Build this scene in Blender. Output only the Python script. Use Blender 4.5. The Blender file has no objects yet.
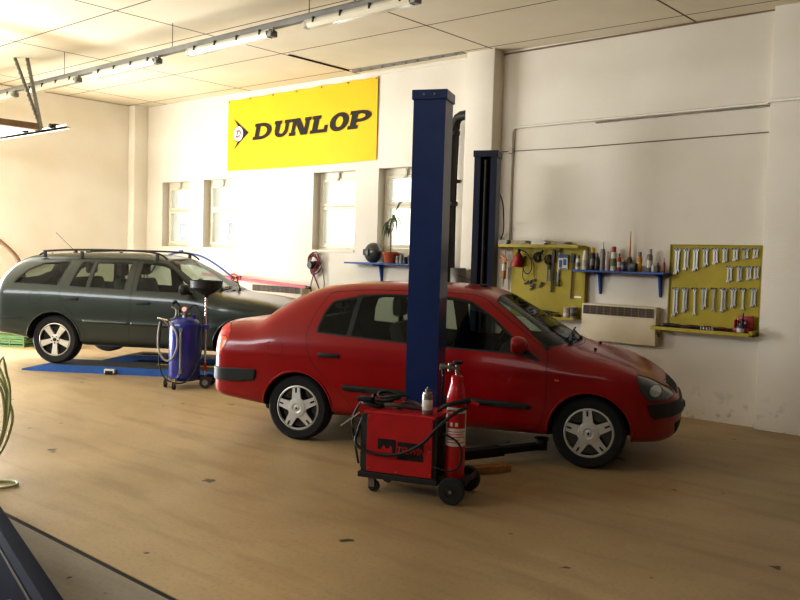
import bpy, bmesh, math, random
from mathutils import Vector, Matrix
random.seed(7)
PI = math.pi
C = bpy.context.scene.collection
R = math.radians

# ------------------------------------------------------------------ materials
def srgb(h):
    if isinstance(h, str):
        h = tuple(int(h[i:i+2], 16) / 255 for i in (0, 2, 4))
    return tuple((c / 12.92 if c <= .04045 else ((c + .055) / 1.055) ** 2.4) for c in h)
def mat(name, col, rough=.5, metal=0., var=.08, scale=6., bump=0., coat=0., emit=None, spec=.5):
    m = bpy.data.materials.new(name); m.use_nodes = True
    nt = m.node_tree; b = nt.nodes['Principled BSDF']
    c = srgb(col)
    b.inputs['Roughness'].default_value = rough; b.inputs['Metallic'].default_value = metal
    b.inputs['Coat Weight'].default_value = coat; b.inputs['Coat Roughness'].default_value = .04
    b.inputs['Specular IOR Level'].default_value = spec
    if var or bump:
        tc = nt.nodes.new('ShaderNodeTexCoord'); n = nt.nodes.new('ShaderNodeTexNoise')
        n.inputs['Scale'].default_value = scale; n.inputs['Detail'].default_value = 5
        nt.links.new(tc.outputs['Object'], n.inputs['Vector'])
        r = nt.nodes.new('ShaderNodeValToRGB')
        r.color_ramp.elements[0].position = .3; r.color_ramp.elements[1].position = .7
        r.color_ramp.elements[0].color = tuple(x * (1 - var) for x in c) + (1,)
        r.color_ramp.elements[1].color = tuple(min(1, x * (1 + var)) for x in c) + (1,)
        nt.links.new(n.outputs['Fac'], r.inputs['Fac']); nt.links.new(r.outputs['Color'], b.inputs['Base Color'])
        if bump:
            bp = nt.nodes.new('ShaderNodeBump'); bp.inputs['Strength'].default_value = bump; bp.inputs['Distance'].default_value = .02
            nt.links.new(n.outputs['Fac'], bp.inputs['Height']); nt.links.new(bp.outputs['Normal'], b.inputs['Normal'])
    else:
        b.inputs['Base Color'].default_value = c + (1,)
    if emit:
        b.inputs['Emission Color'].default_value = c + (1,); b.inputs['Emission Strength'].default_value = emit
    return m
def glass(name, tint, refl=.9, rough=.02):
    m = bpy.data.materials.new(name); m.use_nodes = True; nt = m.node_tree; nt.nodes.clear()
    o = nt.nodes.new('ShaderNodeOutputMaterial'); mx = nt.nodes.new('ShaderNodeMixShader')
    t = nt.nodes.new('ShaderNodeBsdfTransparent'); g = nt.nodes.new('ShaderNodeBsdfGlossy'); lw = nt.nodes.new('ShaderNodeLayerWeight')
    pw = nt.nodes.new('ShaderNodeMath'); pw.operation = 'POWER'; pw.inputs[1].default_value = 5; nt.links.new(lw.outputs['Facing'], pw.inputs[0]); lw.inputs['Blend'].default_value = .5
    f = nt.nodes.new('ShaderNodeMath'); f.operation = 'MULTIPLY_ADD'; f.inputs[1].default_value = .92; f.inputs[2].default_value = .05; nt.links.new(pw.outputs[0], f.inputs[0])
    t.inputs['Color'].default_value = srgb(tint) + (1,)
    g.inputs['Roughness'].default_value = rough; g.inputs['Color'].default_value = (refl, refl, refl, 1)
    nt.links.new(f.outputs[0], mx.inputs[0]); nt.links.new(t.outputs[0], mx.inputs[1]); nt.links.new(g.outputs[0], mx.inputs[2])
    nt.links.new(mx.outputs[0], o.inputs[0]); return m

M = dict(
    red=mat('car_red', '96050a', .3, .0, .04, 3, coat=.45, spec=.3),
    green=mat('car_green', '2e342b', .32, .1, .04, 3, coat=.5, spec=.35),
    black=mat('black_plastic', '1b1b1a', .55, var=.1), seam=mat('dark_seam', '0c0a09', .8, var=0),
    tyre=mat('tyre_rubber', '191817', .8, var=.15, scale=20), dark=mat('dark_interior', '24221f', .85, var=.1),
    seat=mat('seat_fabric', '4b4a47', .95, var=.15, scale=30), dash=mat('dashboard', '2a2927', .8),
    silver=mat('silver_paint', 'd2d1cc', .4, .2, .05), alloy=mat('alloy_wheel', 'd8d4c8', .35, .4, .05),
    chrome=mat('chrome', 'cfcfcf', .18, 1., 0), steel=mat('steel', '8f8d88', .4, .8, .12, 20), darksteel=mat('dark_steel', '3a3733', .45, .7, .2, 20),
    lamp_red=mat('lamp_red', 'c8121a', .3, var=0, coat=.3), lamp_orange=mat('lamp_orange', 'e8651a', .3, var=0, coat=.3),
    lamp_white=mat('lamp_reflector', '54585b', .2, .3, .3, 14, coat=1), lamp_dark=mat('lamp_dark', '34373a', .2, .3, .1, coat=1), lamp_core=mat('lamp_core', 'c4c8ca', .15, .5, .1, 20, coat=1), spanner=mat('spanner_steel', 'bdbcb7', .35, .35, .06, 20),
    carglass=glass('car_glass', 'c2ccc4', .5), winglass=glass('window_glass', 'f8fbfb', .6), clear=glass('clear_plastic', 'e9ecea', .9, .1),
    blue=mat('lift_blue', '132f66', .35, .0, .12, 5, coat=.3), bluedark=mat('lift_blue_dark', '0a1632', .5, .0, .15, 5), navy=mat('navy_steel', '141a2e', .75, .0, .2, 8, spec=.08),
    runblue=mat('runway_blue', '21559a', .55, 0, .15, 8), runtop=mat('runway_tread', '4a463f', .75, .1, .3, 30),
    shelfblue=mat('shelf_blue', '1d4a96', .5), drumblue=mat('drum_blue', '172480', .3, 0, .1, 6, coat=.5),
    yellow=mat('board_yellow', 'aa981b', .6, var=.06, scale=9), yelled=mat('board_edge_yellow', '9c8c1d', .6, var=.08),
    banner=mat('banner_yellow', 'eebc12', .75, var=.03, scale=2), ink=mat('banner_black', '231e12', .8, var=.05), white=mat('white_print', 'fbf8ee', .7, var=0), inkred=mat('red_print', 'd8342a', .7, var=0),
    wframe=mat('window_white', 'd6cdb6', .5, var=.04), cream=mat('heater_cream', 'd8c9ab', .55, var=.03), grill=mat('grille_dark', '4a4033', .7, var=.2),
    welder=mat('welder_red', 'b41016', .45, 0, .12, 8), gasred=mat('cylinder_red', 'bb0e14', .3, 0, .06, 8, coat=.3), paper=mat('label_white', 'ded8cf', .7, var=.08, scale=30),
    cable=mat('black_rubber_cable', '1c1916', .6, var=.1), greyhose=mat('grey_hose', '8e8a80', .45, .2), redhose=mat('red_hose', '7d2a30', .55), bluehose=mat('blue_hose', '3a4a86', .5),
    greenhose=mat('green_hose', 'b3b887', .4, var=.15), orange=mat('orange_clip', 'e8501c', .5), salmon=mat('red_bar', 'b8404a', .5, var=.1),
    conduit=mat('conduit_grey', 'ddd5c4', .6, var=.05), railgrey=mat('rail_grey', '85827a', .5, .3, .1), fitting=mat('fitting_grey', 'b8b3a5', .6), diffuser=mat('diffuser', 'd8d0b8', .25, var=.02, coat=.5),
    brown=mat('brown_beam', '7a6046', .6, var=.2), wood=mat('wood_block', '9a6a32', .8, var=.3, scale=14), pipeblack=mat('stove_pipe', '2c2621', .5, .3, .2),
    leaf=mat('leaf_green', '5d6a3c', .6, var=.25, scale=20), pot=mat('terracotta', 'a6512f', .8, var=.1), soil=mat('soil', '33261c', .95, var=.3, scale=30), stem=mat('stem_brown', '8a7a5a', .8),
    helmet=mat('helmet_grey', '42443f', .3, .1, .15, 8, coat=.4), crate=mat('crate_green', '46652a', .7, var=.2), box_dark=mat('dark_box', '4a4238', .8, var=.2),
    pave=mat('pavement', 'cfc9bc', .9, var=.1), facade=mat('facade', 'efe9dd', .9, var=.03), facade_glass=mat('facade_glass', 'b4bbbb', .4, var=.1), brick=mat('lintel_pink', 'e6d2cb', .9),
    b_white=mat('bottle_white', 'cfcabd', .5, var=.06, scale=20), b_black=mat('bottle_black', '24221f', .4), b_yellow=mat('bottle_yellow', 'cfa416', .45), b_red=mat('bottle_red', '9c1f1f', .45), b_orange=mat('bottle_orange', 'b9761d', .5),
    b_blue=mat('bottle_blue', '27407a', .45), b_brown=mat('bottle_brown', '4d351d', .45), b_grey=mat('bottle_grey', '77736a', .45, .3), b_pink=mat('bottle_pink', 'b9a49c', .5), b_green=mat('bottle_green', '5e6b3a', .5), skin=mat('old_paper', 'a89f8a', .9, var=.2, scale=12),
)

def surface_wall(name, col, dirt):
    m = bpy.data.materials.new(name); m.use_nodes = True; nt = m.node_tree; b = nt.nodes['Principled BSDF']
    b.inputs['Roughness'].default_value = .85; b.inputs['Specular IOR Level'].default_value = .25
    g = nt.nodes.new('ShaderNodeNewGeometry'); n = nt.nodes.new('ShaderNodeTexNoise'); n.inputs['Scale'].default_value = 1.3; n.inputs['Detail'].default_value = 8
    nt.links.new(g.outputs['Position'], n.inputs['Vector'])
    r = nt.nodes.new('ShaderNodeValToRGB'); r.color_ramp.elements[0].position = .3; r.color_ramp.elements[1].position = .65
    r.color_ramp.elements[0].color = srgb(dirt) + (1,); r.color_ramp.elements[1].color = srgb(col) + (1,)
    nt.links.new(n.outputs['Fac'], r.inputs['Fac'])
    # grimy band just above the floor
    sx = nt.nodes.new('ShaderNodeSeparateXYZ'); nt.links.new(g.outputs['Position'], sx.inputs[0])
    mr = nt.nodes.new('ShaderNodeMapRange'); mr.inputs['From Min'].default_value = 0; mr.inputs['From Max'].default_value = .4; mr.inputs['To Min'].default_value = .55; mr.inputs['To Max'].default_value = 0
    nt.links.new(sx.outputs['Z'], mr.inputs['Value'])
    n3 = nt.nodes.new('ShaderNodeTexNoise'); n3.inputs['Scale'].default_value = 9; n3.inputs['Detail'].default_value = 6; nt.links.new(g.outputs['Position'], n3.inputs['Vector'])
    cr = nt.nodes.new('ShaderNodeValToRGB'); cr.color_ramp.elements[0].position = .56; cr.color_ramp.elements[1].position = .66; nt.links.new(n3.outputs['Fac'], cr.inputs['Fac'])
    mu = nt.nodes.new('ShaderNodeMath'); mu.operation = 'MULTIPLY'; nt.links.new(mr.outputs[0], mu.inputs[0]); nt.links.new(cr.outputs['Color'], mu.inputs[1])
    mx = nt.nodes.new('ShaderNodeMixRGB'); mx.inputs['Color2'].default_value = srgb('8a7f70') + (1,)
    nt.links.new(mu.outputs[0], mx.inputs['Fac']); nt.links.new(r.outputs['Color'], mx.inputs['Color1'])
    nt.links.new(mx.outputs[0], b.inputs['Base Color'])
    n2 = nt.nodes.new('ShaderNodeTexNoise'); n2.inputs['Scale'].default_value = 45; n2.inputs['Detail'].default_value = 6
    nt.links.new(g.outputs['Position'], n2.inputs['Vector'])
    bp = nt.nodes.new('ShaderNodeBump'); bp.inputs['Strength'].default_value = .18; bp.inputs['Distance'].default_value = .01
    nt.links.new(n2.outputs['Fac'], bp.inputs['Height']); nt.links.new(bp.outputs['Normal'], b.inputs['Normal'])
    return m
M['wall'] = surface_wall('painted_wall', 'e2dacb', 'dbd2c2')
M['wall_f'] = surface_wall('wall_shade_grey', '6d665a', '5c564b')  # shade put into the colour: dark unseen walls give the cars dim reflections
M['wall_l'] = surface_wall('painted_wall_cream', 'f2ece0', 'ece4d4')

def floor_mat(name, c0, c1, spot, rough):
    m = bpy.data.materials.new(name); m.use_nodes = True; nt = m.node_tree; b = nt.nodes['Principled BSDF']; L = nt.links.new
    b.inputs['Roughness'].default_value = rough
    g = nt.nodes.new('ShaderNodeNewGeometry')
    def noise(s, d, str_=None):
        n = nt.nodes.new('ShaderNodeTexNoise'); n.inputs['Scale'].default_value = s; n.inputs['Detail'].default_value = d
        if str_:
            mp = nt.nodes.new('ShaderNodeMapping'); mp.inputs['Scale'].default_value = str_; mp.inputs['Rotation'].default_value = (0, 0, R(-41)); L(g.outputs['Position'], mp.inputs['Vector']); L(mp.outputs[0], n.inputs['Vector'])
        else: L(g.outputs['Position'], n.inputs['Vector'])
        return n
    def ramp(n, a, b_, ca, cb):
        r = nt.nodes.new('ShaderNodeValToRGB'); r.color_ramp.elements[0].position = a; r.color_ramp.elements[1].position = b_
        r.color_ramp.elements[0].color = ca; r.color_ramp.elements[1].color = cb; L(n.outputs['Fac'], r.inputs['Fac']); return r
    def mul(x, y, f=1.):
        mx = nt.nodes.new('ShaderNodeMixRGB'); mx.blend_type = 'MULTIPLY'; mx.inputs['Fac'].default_value = f; L(x.outputs[0], mx.inputs['Color1']); L(y.outputs[0], mx.inputs['Color2']); return mx
    big = ramp(noise(.7, 9), .32, .68, srgb(c0) + (1,), srgb(c1) + (1,))
    scuff = ramp(noise(1.0, 9, (.9, 6, 1)), .34, .50, (.72, .67, .62, 1), (1, 1, 1, 1))
    tire = ramp(noise(.35, 7), .34, .55, (.78, .74, .70, 1), (1, 1, 1, 1))
    specks = ramp(noise(5.2, 2), .262, .285, srgb(spot) + (1,), (1, 1, 1, 1))
    fine = ramp(noise(38, 4), .25, .5, (.86, .84, .82, 1), (1, 1, 1, 1))
    c = mul(mul(mul(mul(big, scuff, .5), tire, .7), specks, .9), fine)
    L(c.outputs[0], b.inputs['Base Color'])
    rr = nt.nodes.new('ShaderNodeMapRange'); rr.inputs['To Min'].default_value = rough - .1; rr.inputs['To Max'].default_value = rough + .15; L(noise(2.2, 6).outputs['Fac'], rr.inputs['Value']); L(rr.outputs[0], b.inputs['Roughness'])
    bp = nt.nodes.new('ShaderNodeBump'); bp.inputs['Strength'].default_value = .06; bp.inputs['Distance'].default_value = .01; L(noise(14, 6).outputs['Fac'], bp.inputs['Height']); L(bp.outputs[0], b.inputs['Normal'])
    return m
M['floor'] = floor_mat('painted_floor', 'a48d66', 'b59c74', '2f261e', .42)
M['floor2'] = floor_mat('bare_concrete', '857c6c', '978d7b', '3a352c', .75)

def ceiling_mat():
    m = bpy.data.materials.new('ceiling_panels'); m.use_nodes = True; nt = m.node_tree; b = nt.nodes['Principled BSDF']; L = nt.links.new
    b.inputs['Roughness'].default_value = .9; b.inputs['Specular IOR Level'].default_value = .15
    g = nt.nodes.new('ShaderNodeNewGeometry'); s = nt.nodes.new('ShaderNodeSeparateXYZ'); L(g.outputs['Position'], s.inputs[0])
    def line(axis, off, period, half):
        def mth(op, a, bv):
            n = nt.nodes.new('ShaderNodeMath'); n.operation = op
            if hasattr(a, 'links'): L(a, n.inputs[0])
            else: n.inputs[0].default_value = a
            if hasattr(bv, 'links'): L(bv, n.inputs[1])
            else: n.inputs[1].default_value = bv
            return n.outputs[0]
        a = mth('ADD', s.outputs[axis], -off); a = mth('DIVIDE', a, period); a = mth('ADD', a, 50.5)
        a = mth('FRACT', a, 0.); a = mth('SUBTRACT', a, .5); a = mth('ABSOLUTE', a, 0.)
        return mth('LESS_THAN', a, half / period)
    lx = line('X', -3.69, 2.46, .012); ly = line('Y', 8.45, 1.18, .009)
    mx = nt.nodes.new('ShaderNodeMath'); mx.operation = 'MAXIMUM'; L(lx, mx.inputs[0]); L(ly, mx.inputs[1])
    n = nt.nodes.new('ShaderNodeTexNoise'); n.inputs['Scale'].default_value = 1.1; n.inputs['Detail'].default_value = 5; L(g.outputs['Position'], n.inputs['Vector'])
    r = nt.nodes.new('ShaderNodeValToRGB'); r.color_ramp.elements[0].position = .3; r.color_ramp.elements[1].position = .7
    r.color_ramp.elements[0].color = srgb('ddd2b8') + (1,); r.color_ramp.elements[1].color = srgb('e6ddc6') + (1,); L(n.outputs['Fac'], r.inputs['Fac'])
    c = nt.nodes.new('ShaderNodeMixRGB'); c.inputs['Color2'].default_value = srgb('5b4a35') + (1,); L(mx.outputs[0], c.inputs['Fac']); L(r.outputs[0], c.inputs['Color1'])
    L(c.outputs[0], b.inputs['Base Color']); return m
M['ceiling'] = ceiling_mat()

# ------------------------------------------------------------------ mesh helpers
def frame_from(d):
    d = Vector(d).normalized(); up = Vector((0, 0, 1)) if abs(d.z) < .95 else Vector((1, 0, 0))
    a = d.cross(up).normalized(); return a, a.cross(d).normalized(), d
def box(bm, lo, hi, bev=0., rot=None, pivot=None):
    x0, y0, z0 = lo; x1, y1, z1 = hi
    vs = [bm.verts.new(p) for p in ((x0,y0,z0),(x1,y0,z0),(x1,y1,z0),(x0,y1,z0),(x0,y0,z1),(x1,y0,z1),(x1,y1,z1),(x0,y1,z1))]
    fs = [bm.faces.new([vs[i] for i in q]) for q in ((3,2,1,0),(4,5,6,7),(0,1,5,4),(1,2,6,5),(2,3,7,6),(3,0,4,7))]
    if bev:
        es = list({e for f in fs for e in f.edges})
        r = bmesh.ops.bevel(bm, geom=es, offset=bev, segments=2, profile=.5, affect='EDGES')
        vs = list({v for f in r['faces'] for v in f.verts})
    if rot is not None:
        bmesh.ops.rotate(bm, verts=vs, cent=pivot or ((x0+x1)/2,(y0+y1)/2,(z0+z1)/2), matrix=rot)
    return vs
def ring(bm, c, a, b, r, n):
    return [bm.verts.new(Vector(c) + a * (r * math.cos(2*PI*i/n)) + b * (r * math.sin(2*PI*i/n))) for i in range(n)]
def bridge(bm, A, B):
    n = len(A)
    for i in range(n): bm.faces.new((A[i], A[(i+1) % n], B[(i+1) % n], B[i]))
def cyl(bm, p0, p1, r0, r1=None, n=16, caps=True):
    r1 = r0 if r1 is None else r1
    a, b, d = frame_from(Vector(p1) - Vector(p0))
    A = ring(bm, p0, a, b, r0, n); B = ring(bm, p1, a, b, r1, n); bridge(bm, A, B)
    if caps: bm.faces.new(A[::-1]); bm.faces.new(B)
def lathe(bm, prof, o=(0,0,0), axis=(0,0,1), n=24, close=True):
    """prof: list of (radius, distance along axis)"""
    a, b, d = frame_from(axis); prev = None; o = Vector(o)
    for i, (r, h) in enumerate(prof):
        c = ring(bm, o + d*h, a, b, max(r, 1e-4), n)
        if prev: bridge(bm, prev, c)
        elif close: bm.faces.new(c[::-1])
        prev = c
    if close: bm.faces.new(prev)
def crv(pts, n=8, closed=False):
    P = [Vector(p) for p in pts]; out = []; m = len(P)
    for i in range(m if closed else m - 1):
        p0 = P[(i-1) % m] if closed else P[max(i-1, 0)]; p1 = P[i]; p2 = P[(i+1) % m]; p3 = P[(i+2) % m] if closed else P[min(i+2, m-1)]
        for k in range(n):
            t = k / n
            out.append(.5*((2*p1) + (p2-p0)*t + (2*p0-5*p1+4*p2-p3)*t*t + (3*p1-p0-3*p2+p3)*t**3))
    if not closed: out.append(P[-1])
    return out
def tube(bm, pts, r, n=8, smooth=0, closed=False):
    pts = crv(pts, smooth, closed) if smooth else [Vector(p) for p in pts]
    N = len(pts); prev = None; first = None; a = None
    for i, p in enumerate(pts):
        if closed: d = pts[(i+1) % N] - pts[i-1]
        else: d = pts[min(i+1, N-1)] - pts[max(i-1, 0)]
        d.normalize()
        if a is None: a, b, _ = frame_from(d)
        else:
            a = (a - d*a.dot(d)); a = a.normalized() if a.length > 1e-6 else frame_from(d)[0]; b = d.cross(a)
        rr = r(i/(N-1)) if callable(r) else r
        c = ring(bm, p, a, b, rr, n)
        if prev: bridge(bm, prev, c)
        else: first = c
        prev = c
    if closed: bridge(bm, prev, first)
    else: bm.faces.new(first[::-1]); bm.faces.new(prev)
def prism(bm, poly, w0, w1, axes='xz'):
    """extrude polygon in plane axes from w0 to w1 along the third axis"""
    def P(u, v, w): return {'xz': (u, w, v), 'xy': (u, v, w), 'yz': (w, u, v)}[axes]
    A = [bm.verts.new(P(u, v, w0)) for u, v in poly]; B = [bm.verts.new(P(u, v, w1)) for u, v in poly]
    bridge(bm, A, B); bm.faces.new(A[::-1]); bm.faces.new(B)
def ball(bm, c, r, sc=(1,1,1), u=16, v=10):
    bmesh.ops.create_uvsphere(bm, u_segments=u, v_segments=v, radius=r, matrix=Matrix.Translation(c) @ Matrix.Diagonal((*sc, 1)))
def nb(): return bmesh.new()
def obj(name, bm, m, parent=None, smooth=None, solid=None, recalc=True):
    if recalc: bmesh.ops.recalc_face_normals(bm, faces=bm.faces[:])
    me = bpy.data.meshes.new(name); bm.to_mesh(me); bm.free()
    for x in (m if isinstance(m, list) else [m]): me.materials.append(x)
    o = bpy.data.objects.new(name, me); C.objects.link(o)
    if smooth is not None:
        for p in me.polygons: p.use_smooth = True
        me.set_sharp_from_angle(angle=R(smooth))
    if parent: o.parent = parent
    return o
def B(fn, *a, **k):
    bm = nb(); fn(bm, *a, **k); return bm
def thing(name, label, cat, loc=(0,0,0), rotz=0., group=None):
    o = bpy.data.objects.new(name, None); C.objects.link(o); o.empty_display_size = .1
    o.location = loc; o.rotation_euler = (0, 0, rotz); o['label'] = label; o['category'] = cat
    if group: o['group'] = group
    return o
def tag(o, label, cat, group=None):
    o['label'] = label; o['category'] = cat
    if group: o['group'] = group
    return o
def struct(name, bm, m, parent=None, smooth=None):
    o = obj(name, bm, m, parent, smooth)
    if not parent: o['kind'] = 'structure'
    return o
def text_bm(s, size, offset=0., shear=0.):
    cu = bpy.data.curves.new('t', 'FONT'); cu.body = s; cu.size = size; cu.offset = offset; cu.shear = shear; cu.align_x = 'CENTER'; cu.align_y = 'CENTER'
    o = bpy.data.objects.new('t', cu); C.objects.link(o); bpy.context.view_layer.update()
    me = bpy.data.meshes.new_from_object(o.evaluated_get(bpy.context.evaluated_depsgraph_get()))
    bm = nb(); bm.from_mesh(me); bpy.data.objects.remove(o); bpy.data.meshes.remove(me); return bm

# ------------------------------------------------------------------ setting
WY = 8.74            # face of the back wall
LX = -14.33          # face of the left wall
RX, FY = 3.2, -4.2   # right wall, wall behind the photographer
def ceil_z(x): return 4.14 - .0098 * x

b = nb(); box(b, (LX-.3, 2.225, -.2), (RX+.3, WY+.3, 0)); struct('floor', b, M['floor'])
b = nb(); box(b, (LX-.3, FY-.3, -.2), (RX+.3, 2.195, -.002)); struct('floor_front', b, M['floor2'])
b = nb(); box(b, (LX, 2.195, -.2), (RX, 2.225, -.006)); struct('trim_1', b, M['seam'])
b = nb(); box(b, (LX-30, -25, -.3), (LX-.3, 30, -.03)); struct('ground_outside', b, M['pave'])
b = nb()
v = [b.verts.new(p) for p in ((LX-.3,FY-.3,ceil_z(LX-.3)),(RX+.3,FY-.3,ceil_z(RX+.3)),(RX+.3,WY+.3,ceil_z(RX+.3)),(LX-.3,WY+.3,ceil_z(LX-.3)))]
w = [b.verts.new(p.co + Vector((0,0,.25))) for p in v]
b.faces.new(v); b.faces.new(w[::-1]); bridge(b, v, w); struct('ceiling', b, M['ceiling'])

def wall_grid(bm, us, zs, holes, put):
    for i in range(len(us)-1):
        for j in range(len(zs)-1):
            uc, zc = (us[i]+us[i+1])/2, (zs[j]+zs[j+1])/2
            if any(h[0] < uc < h[1] and h[2] < zc < h[3] for h in holes): continue
            put(bm, us[i], us[i+1], zs[j], zs[j+1])
WZ0, WZ1 = 1.69, 2.86
WINS = [(-13.62, -12.77), (-12.35, -11.49), (-9.54, -8.64), (-8.19, -7.30)]
b = nb()
us = sorted([LX-.3, RX+.3] + [u for w_ in WINS for u in w_])
wall_grid(b, us, [0, WZ0, WZ1, 4.27], [(w_[0], w_[1], WZ0, WZ1) for w_ in WINS], lambda bm, a, c, d, e: box(bm, (a, WY, d), (c, WY+.34, e)))
bmesh.ops.remove_doubles(b, verts=b.verts[:], dist=1e-4)
struct('wall_back', b, M['wall'])
DO = (.9, 5.45, 3.1)   # door opening in the left wall: y0, y1, height
b = nb(); wall_grid(b, [FY-.3, DO[0], DO[1], WY+.3], [0, DO[2], 4.27], [(DO[0], DO[1], -1, DO[2])], lambda bm, a, c, d, e: box(bm, (LX-.3, a, d), (LX, c, e)))
struct('wall_left', b, M['wall_l'])
b = nb(); box(b, (RX, FY-.3, 0), (RX+.3, WY+.3, 4.1)); struct('wall_right', b, M['wall_f'])
b = nb(); box(b, (LX-.3, FY-.3, 0), (RX+.3, FY, 4.3)); struct('wall_front', b, M['wall_f'])

def pillar(name, x0, x1, y0, y1, m):
    b = nb(); box(b, (x0, y0, 0), (x1, y1, ceil_z(x0) + .02), .012); struct(name, b, m, smooth=40)
pillar('pillar_middle', -6.54, -6.115, WY-.2, WY+.05, M['wall'])
pillar('pillar_right', -2.86, -1.6, WY-.1, WY+.05, M['wall'])
pillar('pillar_left', LX-.05, -14.13, WY-.28, WY+.05, M['wall_l'])
# rough plaster edge and thin metal strip under the ceiling
b = nb(); box(b, (-8.5, WY-.27, 4.195), (-6.56, WY-.2, 4.225)); 
for i in range(9): box(b, (-8.4+i*.21, WY-.285, 4.18), (-8.34+i*.21, WY-.26, 4.2))
struct('trim_2', b, M['railgrey'])
b = nb(); box(b, (-8.55, WY-.02, 4.17), (-6.56, WY, 4.235)); struct('trim_3', b, M['wall'])
b = nb(); box(b, (-6.1, WY-.012, 4.155), (-2.87, WY+.01, 4.172)); struct('trim_4', b, M['brown'])
b = nb(); box(b, (-8.575, 7.35, 4.21), (-8.535, 8.45, 4.222)); struct('trim_5', b, M['seam'])

# windows
for i, (x0, x1) in enumerate(WINS):
    Y0, Y1 = WY+.14, WY+.2
    zm = WZ0 + .655
    b = nb()
    box(b, (x0, Y0, WZ0), (x0+.05, Y1, WZ1)); box(b, (x1-.05, Y0, WZ0), (x1, Y1, WZ1)); box(b, (x0+.05, Y0, WZ0), (x1-.05, Y1, WZ0+.05)); box(b, (x0+.05, Y0, WZ1-.09), (x1-.05, Y1, WZ1))
    W = struct('window_%d' % (i+1), b, M['wframe'])
    b = nb()
    for (za, zb) in ((WZ0+.055, zm), (zm+.005, WZ1-.095)):
        box(b, (x0+.055, Y0-.015, za), (x0+.1, Y1-.01, zb)); box(b, (x1-.1, Y0-.015, za), (x1-.055, Y1-.01, zb)); box(b, (x0+.1, Y0-.015, za), (x1-.1, Y1-.01, za+.045)); box(b, (x0+.1, Y0-.015, zb-.045), (x1-.1, Y1-.01, zb))
    struct('window_sash', b, M['wframe'], W)
    b = nb(); box(b, (x0+.1, Y0+.02, WZ0+.1), (x1-.1, Y0+.025, zm-.045)); box(b, (x0+.1, Y0+.02, zm+.05), (x1-.1, Y0+.025, WZ1-.14)); struct('window_pane', b, M['winglass'], W)
    b = nb(); xm = (x0+x1)/2 - .02
    box(b, (xm-.012, Y0-.03, WZ1-.12), (xm+.012, Y0-.012, WZ1-.015)); cyl(b, (xm, Y0-.03, WZ1-.02), (xm+.05, Y0-.05, WZ1-.0), .008); cyl(b, (xm, Y0-.03, WZ1-.1), (xm-.03, Y0-.05, WZ1-.14), .007)
    struct('window_opener', b, M['fitting'], W)
    b = nb(); box(b, (x0-.0, WY-.012, WZ0-.022), (x1, WY+.14, WZ0+.004)); struct('window_sill', b, M['wframe'], W)
# pale building across the yard, seen through the panes
t = thing('building', 'pale building across the yard seen through the window panes', 'building', (-20.5, 16.5, 0))
b = nb(); box(b, (-6, 0, -.03), (7, 4, 7)); obj('wall', b, M['facade'], t)
for k in range(4):
    x = -4.1 + k*2.7
    b = nb(); box(b, (x, -.03, 1.2), (x+1, .02, 2.6))
    wn = obj('window', b, M['facade_glass'], t)
    b = nb()
    for j in range(3): box(b, (x-.03+j*.5, -.07, 1.2), (x+.03+j*.5, -.02, 2.6))
    for j in range(4): box(b, (x-.03, -.07, 1.17+j*.46), (x+1.03, -.02, 1.23+j*.46))
    obj('sash', b, M['facade'], wn)
    b = nb(); box(b, (x-.1, -.04, 2.62), (x+1.1, .02, 2.85)); obj('lintel', b, M['brick'], t)
# ------------------------------------------------------------------ cars
def pchip(pts):
    xs = [p[0] for p in pts]; ys = [p[1] for p in pts]; n = len(xs)
    h = [xs[i+1]-xs[i] for i in range(n-1)]; d = [(ys[i+1]-ys[i])/h[i] for i in range(n-1)]
    m = [d[0]] + [0.]*(n-2) + [d[-1]]
    for i in range(1, n-1):
        if d[i-1]*d[i] > 0:
            w1, w2 = 2*h[i]+h[i-1], h[i]+2*h[i-1]; m[i] = (w1+w2)/(w1/d[i-1]+w2/d[i])
    def f(x):
        x = min(max(x, xs[0]), xs[-1]); i = 0
        while i < n-2 and x > xs[i+1]: i += 1
        t = (x-xs[i])/h[i]
        return ys[i]*(1+2*t)*(1-t)**2 + h[i]*m[i]*t*(1-t)**2 + ys[i+1]*t*t*(3-2*t) + h[i]*m[i+1]*t*t*(t-1)
    return f
def inside(p, poly):
    x, y = p; c = False; j = len(poly)-1
    for i in range(len(poly)):
        xi, yi = poly[i]; xj, yj = poly[j]
        if (yi > y) != (yj > y) and x < (xj-xi)*(y-yi)/(yj-yi)+xi: c = not c
        j = i
    return c
def inset(poly, d):
    A = sum(poly[i-1][0]*poly[i][1]-poly[i][0]*poly[i-1][1] for i in range(len(poly)))
    s = 1 if A > 0 else -1; out = []; n = len(poly)
    for i in range(n):
        a, p, c = Vector(poly[i-1]), Vector(poly[i]), Vector(poly[(i+1) % n])
        e1 = (p-a).normalized(); e2 = (c-p).normalized()
        n1 = Vector((-e1.y, e1.x))*s; n2 = Vector((-e2.y, e2.x))*s
        k = n1+n2; k = k/ max(.35, 1+n1.dot(n2)); q = p + k*d; out.append((q.x, q.y))
    return out
def circ(cx, cz, r, n=28): return [(cx+r*math.cos(2*PI*i/n), cz+r*math.sin(2*PI*i/n)) for i in range(n)]
def rnd(poly, r, n=4):
    """round the corners of a polygon"""
    out = []; N = len(poly)
    for i in range(N):
        a, p, c = Vector(poly[i-1]), Vector(poly[i]), Vector(poly[(i+1) % N])
        l = min(r, (a-p).length*.45, (c-p).length*.45); s = p+(a-p).normalized()*l; e = p+(c-p).normalized()*l
        for k in range(n+1):
            t = k/n; q = s*(1-t)**2 + p*2*t*(1-t) + e*t*t; out.append((q.x, q.y))
    return out
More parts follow.
